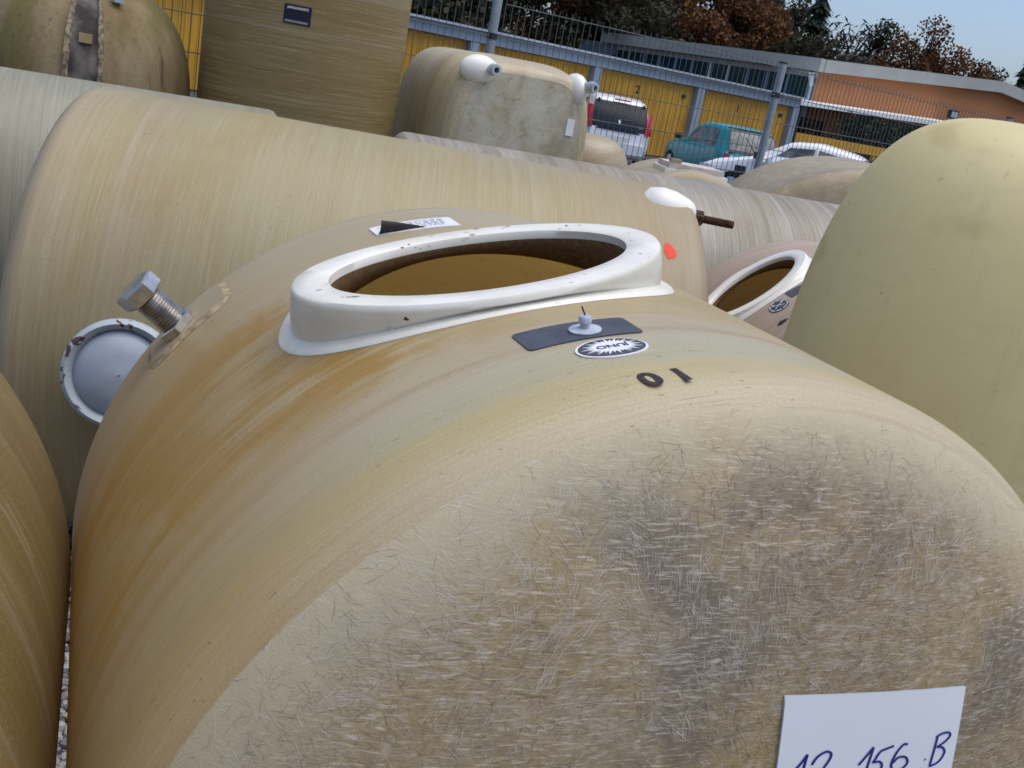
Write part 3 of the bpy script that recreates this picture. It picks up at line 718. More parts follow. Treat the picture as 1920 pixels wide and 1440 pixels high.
# ===== squarish tank with two white spouts
aH = .42
TH = empty('storage_tank', (-.20, 5.36, 0), aH); tag(TH, 'boxy tan tank with two white pipe spouts on its stained end', 'tank', 'glass-fibre tanks lying in the yard')
hw_, hh_, zc_ = .44, .78, .89
P, UV = [], []
st = [(0, .10), (.008, .075), (.03, .048), (.07, .030), (.14, .014), (.22, .004), (.245, .0), (.255, -.004), (.27, 0), (.5, 0), (.85, 0), (.95, .02), (1.02, .07), (1.05, .14)]
nH = 96
for q, ins in st:
    for k in range(nH):
        t = 2 * math.pi * k / nH; c_, s_ = math.sin(t), math.cos(t); e = 5.0
        qq = (abs(c_) ** e + abs(s_) ** e) ** (-1 / e)
        P.append(((hw_ - ins) * qq * c_, q, zc_ + (hh_ - ins * .75) * qq * s_)); UV.append((q, .6 * t))
m = MB().grid(np.array(P).reshape(len(st), nH, 3), True); m.f.append(tuple(range(nH)))
m.f.append(tuple((len(st) - 1) * nH + k for k in range(nH))[::-1])
m.build('shell', M_h, TH, auto=60, uv=UV)
def mk_hface():
    b = NB('mildewed_end'); o = b.obj(); n = b.noise(o, 6, 6, .7, .8); n2 = b.noise(o, 30, 4, .7, 1.0); n3 = b.noise(b.scale(o, (3, 3, 2)), 1, 4)
    c = b.ramp(n, [(.3, (.34, .29, .18)), (.5, (.45, .42, .32)), (.7, (.52, .50, .43))])
    c = b.mix(b.sstep(n2, .55, .7, 0, .6), c, (.15, .14, .09)); c = b.mix(b.sstep(n3, .5, .68, 0, .5), c, (.24, .22, .13))
    return b.fin(c, .7, .25, b.bump(n2, .3, .004))
Mhf = mk_hface()
rows = []
for k_, dy in ((1.0, -.0015), (.97, -.004), (.6, -.012), (.02, -.015)):
    rows.append([((hw_ - .102) * k_ * qx, dy, zc_ + (hh_ - .077) * k_ * qz) for qx, qz in [(math.sin(t) * (abs(math.sin(t)) ** 4.2 + abs(math.cos(t)) ** 4.2) ** (-1 / 4.2), math.cos(t) * (abs(math.sin(t)) ** 4.2 + abs(math.cos(t)) ** 4.2) ** (-1 / 4.2)) for t in [2 * math.pi * k / nH for k in range(nH)]]])
MB().grid(np.array(rows), True).build('end_cap', Mhf, TH, smooth=True)
for sx, mc, mr, po, pd in ((-1, (-.262, .040, 1.585), (.105, .066, .074), (-.222, -.015, 1.598), (.20, -1, .02)), (1, (.292, .085, 1.570), (.060, .115, .088), (.318, -.010, 1.602), (.42, -1, .0))):
    rows = []
    for k in range(13):
        f = math.pi * k / 12
        rows.append([(mc[0] + mr[0] * math.sin(f) * math.cos(t), mc[1] - mr[1] * math.cos(f), mc[2] + mr[2] * math.sin(f) * math.sin(t)) for t in [2 * math.pi * q / 28 for q in range(28)]])
    sp = MB().grid(np.array(rows), True).build('spout', M_white, TH, smooth=True)
    o_, d = Vector(po), Vector(pd).normalized()
    MB().lathe(o_ - d * .06, d, [(0, .030), (.04, .024), (.08, .0225), (.081, .030), (.098, .030), (.099, .027), (.118, .027), (.119, .0145), (.09, .013), (.089, .001)], 28, cap=False).build('pipe_end', M_galv, sp, auto=40)
    MB().lathe(o_ + d * .034, d, [(0, .0005), (0, .0132)], 20, cap=False).build('bore_shade_disc', M_black, sp)  # black disc stands in for the shade inside the pipe
lb = Vector((.265, -.010, 1.385))
MB().box(lb, (.042, .006, .085), rz=0).build('white_tag', M_sticker_w, TH)
for q in (.2, .7): MB().box((0, q, .06), (.6, .12, .12)).build('foot', M_foot, TH)

# ===== small ones by the fence
TI = Tank('storage_tank', 'dull tan tank with a pale square-edged collar on top, just before the fence', (.80, 5.62, .80), .15, .46, .475, .85, M_i, (M_i, M_i), df=.12, ns=30, nth=80)
cx_, cy_ = 0.0, .28
m = MB()
m.box((0, .26, 1.245), (.36, .30, .03)); m.build('collar_flange', M_white, TI.root)
m = MB().box((0, .26, 1.275), (.32, .26, .032)); cb = m.build('collar_box', plain('pinkish_laminate', (.52, .46, .42), .6, .3), TI.root)
MB().box((-.12, .16, 1.302), (.06, .05, .024)).build('collar_lug', M_i, cb)
upright('storage_tank', 'small tan barrel-shaped tank half hidden behind the boxy spouted tank', .22, 6.72, sprof(.27, 1.0, .32, 2.6), M_i, 48)
TJ = Tank('storage_tank', 'broad brown tank with rounded end by the fence, behind the pale yellow tank', (2.16, 6.45, .725), .05, 1.0, .725, 1.25, M_j, (M_j, M_j), df=.22, nf=2.2, sf=.15, sfront=.05, ns=20, nth=96)

# gravel stones in the gap between the two near tanks
rg = np.random.RandomState(3)
ico = [(0, 0, 1), (.89, 0, .45), (.28, .85, .45), (-.72, .53, .45), (-.72, -.53, .45), (.28, -.85, .45), (.72, .53, -.45), (-.28, .85, -.45), (-.89, 0, -.45), (-.28, -.85, -.45), (.72, -.53, -.45), (0, 0, -1)]
icf = [(0, 1, 2), (0, 2, 3), (0, 3, 4), (0, 4, 5), (0, 5, 1), (1, 6, 2), (2, 7, 3), (3, 8, 4), (4, 9, 5), (5, 10, 1), (2, 6, 7), (3, 7, 8), (4, 8, 9), (5, 9, 10), (1, 10, 6), (11, 7, 6), (11, 8, 7), (11, 9, 8), (11, 10, 9), (11, 6, 10)]
mg = MB(); ico = np.array(ico)
for i in range(4200):
    t = rg.rand(); x = -.55 - .95 * t + rg.normal() * .13; y = 1.2 + 1.9 * t + rg.normal() * .10
    sc = rg.uniform(.007, .017) * np.array([1, rg.uniform(.6, 1), rg.uniform(.5, .8)])
    q = ico * sc * rg.uniform(.8, 1.2, (12, 1)); a = rg.rand() * 6.28
    q = np.c_[q[:, 0] * math.cos(a) - q[:, 1] * math.sin(a), q[:, 0] * math.sin(a) + q[:, 1] * math.cos(a), q[:, 2]]
    mg.add(q + [x, y, .006 + rg.rand() * .012], icf)
def mk_stone():
    b = NB('gravel_stone'); g_ = b.n('ShaderNodeNewGeometry').outputs['Random Per Island']
    return b.fin(b.ramp(g_, [(0, (.10, .10, .11)), (.5, (.28, .28, .29)), (.8, (.42, .42, .42)), (1, (.36, .32, .27))]), .8, .25)
tag(mg.build('gravel_stones', mk_stone()), 'grey crushed gravel in the gap between the near tanks', 'gravel', kind='stuff')

# ------------------------------------------------------------------ wire mesh fence
FZ = 1.99
fence = empty('wire_fence', P1); tag(fence, 'grey double-wire mesh fence on round posts behind the tanks', 'fence')
pts = [P1 - FU * 5.0, P1 - FU * 2.5, P1, P2, P3, P3 + Vector((.788, .615, 0)) * 2.5]
def rel(p): return Vector(p) - P1
for p in pts[:-1]:
    q = rel(p)
    po = MB().lathe(q, (0, 0, 1), [(0, .03), (FZ + .035, .03)], 20).build('post', M_post, fence, auto=40)
    MB().lathe(q + Vector((0, 0, FZ + .03)), (0, 0, 1), [(0, .032), (.012, .032), (.016, .026)], 20).build('post_cap', M_black, po, auto=40)
    for z in (FZ - .20, FZ - 1.0, .3):
        MB().lathe(q + Vector((0, 0, z - .018)), (0, 0, 1), [(0, .0355), (.036, .0355)], 20).build('clamp', M_black, po, auto=40)
for a, b in zip(pts[:-1], pts[1:]):
    d = (b - a); L = d.length; d.normalize(); nrm_ = Vector((-d.y, d.x, 0)); a2 = rel(a) + d * .045 - nrm_ * .035
    m = MB(); k = int((L - .09) / .05)
    for i in range(k + 1):
        x = a2 + d * (i * (L - .09) / k); m.tube(x + Vector((0, 0, .04)), x + Vector((0, 0, FZ + .03)), .0023, n=5, cap=False)
    for z in np.arange(FZ, .05, -.2):
        for off in (-.006, .006):
            m.tube(a2 + nrm_ * off + Vector((0, 0, float(z))), a2 + nrm_ * off + d * (L - .09) + Vector((0, 0, float(z))), .003, n=5, cap=False)
    tag(m.build('wire_panel', M_wire, fence), kind='stuff')

# ------------------------------------------------------------------ garages
GD = Vector((.789, .614, 0)).normalized(); GN = Vector((.614, -.789, 0)).normalized()   # GN faces the viewer
G0 = Vector((-3.85, 24.2, 0))
gar = empty('garage_row', G0); tag(gar, 'low row of garages with numbered yellow ribbed doors and blue-grey frame', 'garage')
def gp(t, out, z): return GD * t + GN * out + Vector((0, 0, z))
GT, GDT = 2.32, 2.05
M_yel = plain('ochre_yellow_door_paint', (.58, .31, .035), .5, .3, var=.10, vscale=1.2)
M_gframe = plain('blue_grey_frame_paint', (.27, .33, .40), .5, .35, var=.06, vscale=2)
M_gwall = plain('grey_render', (.35, .35, .35), .8, .2)
M_roof = plain('bitumen_roof', (.07, .07, .08), .8, .2)
rzg = math.atan2(GD.y, GD.x)
bounds = [-9.7, -5.85, -2.0, 1.85, 5.70, 9.55, 13.70]
MB().box(gp((bounds[0] + bounds[-1]) / 2, -.08, GDT + .15), (bounds[-1] - bounds[0] + .25, .22, GT - GDT), rzg).build('fascia', M_gframe, gar)
MB().box(gp((bounds[0] + bounds[-1]) / 2, -.02, GT + .04), (bounds[-1] - bounds[0] + .35, .36, .05), rzg).build('roof_edge', plain('pale_grey_edge', (.42, .47, .53), .5, .3), gar)
MB().box(gp((bounds[0] + bounds[-1]) / 2, -3.0, GT - .03), (bounds[-1] - bounds[0] + .2, 5.6, .10), rzg).build('roof', M_roof, gar)
for t in (bounds[0] - .06, bounds[-1] + .06): MB().box(gp(t, -2.95, 1.08), (.14, 5.5, 2.16), rzg).build('side_wall', M_gwall, gar)
MB().box(gp((bounds[0] + bounds[-1]) / 2, -5.7, 1.08), (bounds[-1] - bounds[0], .14, 2.16), rzg).build('rear_wall', M_gwall, gar)
for t in bounds: MB().box(gp(t, -.05, GDT / 2), (.26, .2, GDT - .004), rzg).build('frame_post', M_gframe, gar)
nums = {(-5.85): '6', (-2.0): '4', 1.85: '3', 5.70: '2', 9.55: '1'}
for t0, t1 in zip(bounds[:-1], bounds[1:]):
    w0, w1 = t0 + .135, t1 - .135; k = 26; m = MB(); rows = []
    prof_ = []
    for i in range(k):
        x = w0 + (w1 - w0) * i / k; wd = (w1 - w0) / k
        prof_ += [(x, -.142), (x + wd * .44, -.142), (x + wd * .56, -.125), (x + wd * .88, -.125)]
    prof_.append((w1, -.142))
    m.grid(np.array([[tuple(gp(x, o_, z)) for x, o_ in prof_] for z in (.03, GDT - .003)]))
    door = m.build('garage_door', M_yel, gar)
    MB().box(gp(w1 - .35, -.11, GDT - .30), (.13, .03, .10), rzg).build('lock_plate', M_black, door)
    if t0 in nums:
        tx = (t0 + t1) / 2 - .3
        V, F = text_mesh(nums[t0], .30, .006)
        MB().add([gp(tx + v[0], -.118, GDT - .36 + v[1]) for v in V], F).build('door_number', M_black, door)

# ------------------------------------------------------------------ orange hall with glazed flank
HD = Vector((.809, .588, 0)).normalized(); HL = Vector((-.588, .809, 0)).normalized()
HC = Vector((8.33, 36.9, 0)); HW = 20.6
hall = empty('orange_hall', HC); tag(hall, 'orange rendered hall with shallow gable roof, grey fascia and teal glazed side', 'building')
def hp(t, b_, z): return HD * t + HL * b_ + Vector((0, 0, z))
M_or = plain('orange_render', (.46, .20, .085), .8, .2, var=.06, vscale=.5)
M_fas = plain('grey_beige_fascia', (.40, .41, .38), .6, .3, var=.05, vscale=1)
M_teal = plain('dark_teal_glass', (.012, .05, .055), .15, .6, var=.2, vscale=1)
ZE, ZR = 3.42, 4.22
m = MB().add([hp(0, 0, 0), hp(HW, 0, 0), hp(HW, 0, ZE), hp(HW / 2, 0, ZR), hp(0, 0, ZE), hp(0, 14, 0), hp(HW, 14, 0), hp(HW, 14, ZE), hp(HW / 2, 14, ZR), hp(0, 14, ZE)],
             [(0, 1, 2, 3, 4), (9, 8, 7, 6, 5), (1, 6, 7, 2)])
m.build('gable_wall', M_or, hall)
def beam(p, q, h, d, name, mat, dirn):
    p, q = Vector(p), Vector(q); dirn = Vector(dirn)
    return MB().add([p, q, q + Vector((0, 0, h)), p + Vector((0, 0, h))] + [x + dirn * d for x in (p, q, q + Vector((0, 0, h)), p + Vector((0, 0, h)))],
                    [(3, 2, 1, 0), (4, 5, 6, 7), (0, 1, 5, 4), (2, 3, 7, 6), (1, 2, 6, 5), (3, 0, 4, 7)]).build(name, mat, hall)
beam(hp(-.1, -.03, ZE - .02), hp(HW / 2, -.03, ZR - .02), .42, .30, 'gable_fascia', M_fas, -HL)
beam(hp(HW / 2, -.03, ZR - .02), hp(HW + .1, -.03, ZE - .02), .42, .30, 'gable_fascia', M_fas, -HL)
MB().add([hp(-.1, -.3, ZE + .41), hp(HW / 2, -.3, ZR + .41), hp(HW / 2, 14, ZR + .41), hp(-.1, 14, ZE + .41), hp(HW + .1, -.3, ZE + .41), hp(HW + .1, 14, ZE + .41)], [(0, 1, 2, 3), (1, 4, 5, 2)]).build('roof', M_roof, hall)
beam(hp(-.35, -.3, ZE - .02), hp(-.35, 12, ZE - .02), .42, .30, 'eaves_fascia', M_fas, HD)
MB().add([hp(0, 0, 0), hp(0, 14, 0), hp(0, 14, ZE), hp(0, 0, ZE)], [(0, 1, 2, 3)]).build('side_wall', M_gframe, hall)
wid = .82
for i in range(11):
    b0_ = .25 + i * 1.0
    pn = MB().add([hp(-.06, b0_, 1.2), hp(-.06, b0_ + .92, 1.2), hp(-.06, b0_ + .92, 3.2), hp(-.06, b0_, 3.2)], [(0, 1, 2, 3)]).build('window_pane', M_teal, hall)
    MB().box(hp(-.08, b0_ - .04, 2.2), (.08, .07, 2.0), math.atan2(HD.y, HD.x)).build('mullion', M_gframe if i not in (4, 5) else M_white, pn)
MB().box(hp(-.06, 5.5, 3.29), (.08, 11, .18), math.atan2(HD.y, HD.x)).build('window_head', M_fas, hall)
dp = MB().lathe(hp(-.14, .05, 0), (0, 0, 1), [(0, .06), (2.9, .06)], 12).build('downpipe', M_galv, hall)
MB().tube(hp(-.14, .05, 2.9), hp(-.3, .05, 3.35), .09, .12).build('rainwater_head', M_galv, dp)

# ------------------------------------------------------------------ canopy, wood, hedge, barrier
can = empty('canopy_roof', (7.4, 34.0, 0)); tag(can, 'long white flat canopy roof in front of the orange hall', 'canopy')
cl = 9.5; dv = HD
def cp(t, b_, z): return dv * t + HL * b_ + Vector((0, 0, z))
sl_ = .034
MB().add([cp(0, 0, 2.18), cp(cl, 0, 2.18 + sl_ * cl), cp(cl, 0, 2.36 + sl_ * cl), cp(0, 0, 2.30), cp(0, 2.3, 2.22), cp(cl, 2.3, 2.22 + sl_ * cl), cp(cl, 2.3, 2.40 + sl_ * cl), cp(0, 2.3, 2.34)],
         [(0, 1, 2, 3), (7, 6, 5, 4), (3, 2, 6, 7), (4, 5, 1, 0), (1, 5, 6, 2), (0, 3, 7, 4)]).build('roof_slab', plain('white_sheet', (.82, .84, .84), .4, .4, var=.03), can)
for t in (.3, 3.4, 6.4, 9.2):
    MB().box(cp(t, .25, 1.09 + sl_ * t / 2), (.1, .1, 2.18 + sl_ * t), 0).build('canopy_post', M_black, can)
M_wood = plain('dark_split_wood', (.10, .05, .03), .8, .2, var=.5, vscale=6)
wpile = empty('wood_pile', Vector((7.4, 34.0, 0)) + cp(.3, 1.3, 0)); tag(wpile, 'stacked dark brown firewood under the left end of the white canopy', 'wood pile')
rw = random.Random(6)
wi = 0
for i in range(9):
    for j in range(9):
        L = rw.uniform(.7, .95); p0 = dv * (i * .25 + rw.uniform(-.03, .03)) + Vector((0, 0, .12 + j * .2)); r = rw.uniform(.09, .125)
        MB().tube(p0 - HL * (L / 2) , p0 + HL * (L / 2), r, r * .9, 7).build('log', M_wood, wpile)
fl = empty('floodlight', Vector((7.4, 34.0, 0)) + cp(7.9, -.02, 2.36 + sl_ * 7.9)); tag(fl, 'small dark floodlight on the white canopy edge', 'lamp')
MB().box((0, 0, .28), (.42, .16, .30), .5, ).build('lamp_housing', M_black, fl)
MB().box((.03, -.09, .28), (.32, .03, .2), .5).build('lamp_glass', plain('lamp_glass', (.4, .48, .5), .1, .6), fl)
MB().tube((0, 0, -.02), (0, 0, .15), .025).build('bracket', M_black, fl)
yb = empty('yellow_barrier', (5.5, 25.0, 0)); tag(yb, 'yellow painted barrier board running below the dark hedge', 'barrier')
yd = Vector((.80, .60, 0)); L = 9.0
MB().box(yd * L / 2 + Vector((0, 0, 1.30)), (L, .05, .22), math.atan2(.6, .8)).build('board', M_yel, yb)
for t in (.2, 3, 6, 8.8): MB().box(yd * t + Vector((.05, .08, .6)), (.1, .1, 1.2), math.atan2(.6, .8)).build('barrier_post', M_yel, yb)

# ------------------------------------------------------------------ foliage
def leafmat(name, cols, transl=.2):
    b = NB(name); g_ = b.n('ShaderNodeNewGeometry').outputs['Random Per Island']; o = b.obj(); n = b.noise(o, .6, 3)
    f = b.math('ADD', b.math('MULTIPLY', g_, .55), b.math('MULTIPLY', n, .45))
    k = len(cols) - 1
    c = b.ramp(f, [(.2 + .6 * i / k, x) for i, x in enumerate(cols)])
    return b.fin(c, .7, .2, None, transl, c)
ML = {'o': leafmat('autumn_oak_leaves', [(.05, .026, .014), (.11, .046, .018), (.19, .08, .028), (.13, .09, .03)]),
      'd': leafmat('dull_brown_green_leaves', [(.022, .028, .020), (.042, .048, .028), (.065, .064, .032), (.085, .048, .024)]),
      'c': leafmat('dark_spruce_needles', [(.014, .024, .020), (.024, .042, .03), (.036, .058, .04)]),
      'g': leafmat('grey_bare_twigs', [(.05, .045, .04), (.10, .09, .085)], .05),
      'b': leafmat('thicket_leaves', [(.018, .022, .015), (.034, .04, .022), (.055, .056, .028), (.09, .056, .026)]),
      'h': leafmat('dark_hedge_leaves', [(.008, .016, .010), (.018, .034, .018), (.03, .045, .022)])}
M_bark = plain('grey_brown_bark', (.055, .045, .036), .9, .1, var=.4, vscale=5)
def leaves(centres, radii, n, size, seed, flat=1.0, elong=1.5):
    r = np.random.RandomState(seed); C = np.array(centres); Rr = np.array(radii)
    k = r.choice(len(C), n, p=Rr ** 2 / (Rr ** 2).sum())
    d = r.normal(size=(n, 3)); d /= np.linalg.norm(d, axis=1)[:, None]
    q = C[k] + d * (Rr[k] * (r.rand(n) ** .45))[:, None] * np.array([1, 1, flat])
    u = r.normal(size=(n, 3)); u /= np.linalg.norm(u, axis=1)[:, None]
    v = np.cross(u, r.normal(size=(n, 3))); v /= np.linalg.norm(v, axis=1)[:, None]
    s = size * r.uniform(.6, 1.3, n)[:, None]
    V = np.stack([q - u * s * elong / 2, q + v * s * .5, q + u * s * elong / 2, q - v * s * .5], 1).reshape(-1, 3)
    F = np.arange(4 * n).reshape(-1, 4)
    m = MB(); m.v = [tuple(x) for x in V.tolist()]; m.f = [tuple(x) for x in F.tolist()]; return m
def limb(m, p, d, L, r, depth, rng, tips):
    p = Vector(p); d = Vector(d).normalized(); q = p + d * L
    m.tube(p, q, r, r * .6, 6, cap=False); tips.append((q, L))
    if depth == 0: return
    for _ in range(3 if depth > 1 else 2):
        nd = (d + Vector((rng.uniform(-1, 1), rng.uniform(-1, 1), rng.uniform(-.1, .7))) * .85).normalized()
        limb(m, p + d * L * rng.uniform(.55, 1.0), nd, L * rng.uniform(.55, .78), r * .55, depth - 1, rng, tips)
KIND = {}
def tree_meshes(kind, var):
    if (kind, var) in KIND: return KIND[(kind, var)]
    rng = random.Random(hash((kind, var)) % 1000 if False else ord(kind) * 7 + var); m = MB(); tips = []
    if kind == 'c':
        m.lathe((0, 0, 0), (0, 0, 1), [(0, .025), (.5, .016), (.98, .003)], 8)
        cs, rr = [], []
        V, F = [], []
        r = np.random.RandomState(var + 50); q = []
        for i in range(2600):
            h = .12 + .88 * r.rand() ** .8; rad = .20 * (1 - h) ** .8 + .012; lay = .75 + .25 * math.sin(h * 60)
            a = r.rand() * 6.283; x = rad * lay * (.25 + .75 * r.rand() ** .6)
            q.append((x * math.cos(a), x * math.sin(a), h - x * .25))
        q = np.array(q); n = len(q)
        rad_d = np.c_[q[:, 0], q[:, 1], -np.full(n, .02) - .25 * np.hypot(q[:, 0], q[:, 1])]; rad_d /= np.linalg.norm(rad_d, axis=1)[:, None] + 1e-9
        side = np.cross(rad_d, [0, 0, 1]) + r.normal(size=(n, 3)) * .25; s = (.012 + .016 * r.rand(n))[:, None]
        Vv = np.stack([q - rad_d * s * 1.4, q + side * s * .55, q + rad_d * s * 1.6, q - side * s * .55], 1).reshape(-1, 3)
        lf = MB(); lf.v = [tuple(x) for x in Vv.tolist()]; lf.f = [tuple(x) for x in np.arange(4 * n).reshape(-1, 4).tolist()]
    else:
        m.tube((0, 0, 0), (.01, 0, .30), .030, .022, 8, cap=False)
        for k in range(6):
            a = k * 1.05 + rng.uniform(-.3, .3)
            limb(m, (.005, 0, .16 + .05 * k * .6), (math.cos(a) * .8, math.sin(a) * .8, rng.uniform(.5, 1.4)), .20, .012, 2, rng, tips)
        limb(m, (.01, 0, .3), (.05, .02, 1), .25, .018, 2, rng, tips)
        cs = [tuple(t[0]) for t in tips]; mz = max(c_[2] for c_ in cs)
        rr = [rng.uniform(.05, .10) for _ in tips]
        if kind == 'b': cs += [(rng.uniform(-.3, .3), rng.uniform(-.3, .3), rng.uniform(.02, .4)) for _ in range(30)]; rr += [rng.uniform(.06, .12) for _ in range(30)]
        if kind == 'g': lf = leaves(cs, [x * .9 for x in rr], 1500, .010, var + 5, elong=5)
        else: lf = leaves(cs, rr, 9500, .0135, var + 11, .8)
    def tomesh(mb, nm, mat):
        me = bpy.data.meshes.new(nm); me.from_pydata(mb.v, [], mb.f); me.materials.append(mat); return me
    KIND[(kind, var)] = (tomesh(m, 'trunk', M_bark), tomesh(lf, 'crown', ML[kind])); return KIND[(kind, var)]
TR = [(-9.7, 46, 8.9, 'b', 'dark thicket tree showing behind the olive tank'), (-7.3, 50, 9.8, 'b', 'dark leafy tree above the garage door numbered 4'), (-3.9, 47, 9.2, 'd', 'dull green tree above the left fence post'),
      (-1.0, 52, 9.8, 'o', 'reddish autumn tree above the boxy spouted tank'), (1.6, 48, 8.8, 'b', 'dark tree straight above the white hatchback'), (4.5, 54, 9.2, 'o', 'rust-brown autumn tree left of the teal glazing'),
      (6.6, 50, 8.4, 'o', 'bright rust-brown tree above the teal glazing'), (9.4, 58, 8.9, 'd', 'dull brown-green tree left of the tall spruce'), (12.0, 62, 8.6, 'd', 'dark tree right behind the tall spruce'),
      (12.8, 60, 9.4, 'c', 'tall dark spruce with pointed top against the sky'), (11.2, 64, 8.9, 'c', 'spruce with pointed top, left of the tallest spruce'), (14.7, 60, 7.7, 'g', 'bare grey twiggy tree against the pale sky'),
      (16.4, 62, 8.0, 'd', 'dark round tree between the bare tree and the autumn oak'), (18.0, 57, 8.2, 'o', 'autumn oak with brown crown standing above the hall gable'), (19.3, 59, 7.3, 'o', 'lower autumn-brown tree right of the oak'),
      (20.6, 56, 6.5, 'o', 'small rusty tree near the gable ridge'), (23.9, 64, 6.9, 'd', 'low dark tree over the gable ridge'), (21.4, 52, 7.0, 'c', 'dark spruce near the right edge above the hall'),
      (21.6, 47, 6.4, 'd', 'dark green tree at the right edge of the picture'), (13.6, 52, 5.2, 'd', 'low dark green bush-like tree just behind the hall roof')]
for i, (x, y, h, k, lab_) in enumerate(TR):
    tm_, cm_ = tree_meshes(k, i % 3)
    top = max(v.co.z for v in cm_.vertices)
    e = empty('spruce_tree' if k == 'c' else ('bare_tree' if k == 'g' else 'woodland_tree'), (x, y, 0), i * 1.3); tag(e, lab_, 'tree', 'trees of the wood behind the garages')
    sc = h / top; wsc = sc * (1.0 if k == 'c' else 1.05)
    for nm, me in (('trunk', tm_), ('crown', cm_)):
        o = link(bpy.data.objects.new(nm, me), e); o.scale = (wsc, wsc, sc)
# undergrowth along the edge of the wood
rb = np.random.RandomState(21); cs, rr = [], []
for i in range(330):
    t = rb.uniform(-22, 60) if i < 150 else rb.uniform(-20, 22); p = G0 + GD * t - GN * rb.uniform(7.5, 22 if t < 14 else 10) + (Vector((0, 0, 0)) if t < 9 else -GN * 22)
    cs.append((p.x, p.y, rb.uniform(.6, 3.4) if i < 150 else rb.uniform(2.5, 9.5))); rr.append(rb.uniform(.9, 1.9))
tag(leaves(cs, rr, 60000, .19, 9).build('undergrowth', ML['b']), 'dark leafless undergrowth at the edge of the wood behind the garages', 'undergrowth', kind='stuff')
rb = np.random.RandomState(33); cs, rr = [], []
for i in range(160):
    x = rb.uniform(-40, 30); cs.append((x, rb.uniform(66, 72), rb.uniform(.5, 10.5 if x < 8 else max(2.5, 9.5 - .42 * (x - 8))) - .8)); rr.append(rb.uniform(1.6, 2.6))
tag(leaves(cs, rr, 22000, .50, 19).build('far_wood', ML['d']), 'dense dark wood closing the view behind the nearer trees', 'wood', kind='stuff')
# hedge under the canopy
hd = empty('hedge', (9.0, 33.2, 0)); tag(hd, 'dark green clipped hedge between yellow barrier and white canopy', 'hedge')
cs = [tuple(Vector((.81, .59, 0)) * t + Vector((-.588, .809, 0)) * o_ + Vector((0, 0, z))) for t in np.arange(0, 9, .4) for o_ in (-.2, .3) for z in (.4, .9, 1.4, 1.85)]
leaves(cs, [.42] * len(cs), 16000, .085, 31).build('foliage', ML['h'], hd)
MB().box(Vector((.81, .59, 0)) * 4.4 + Vector((0, 0, .9)), (8.8, .5, 1.8), math.atan2(.59, .81)).build('inner_twigs', M_bark, hd)

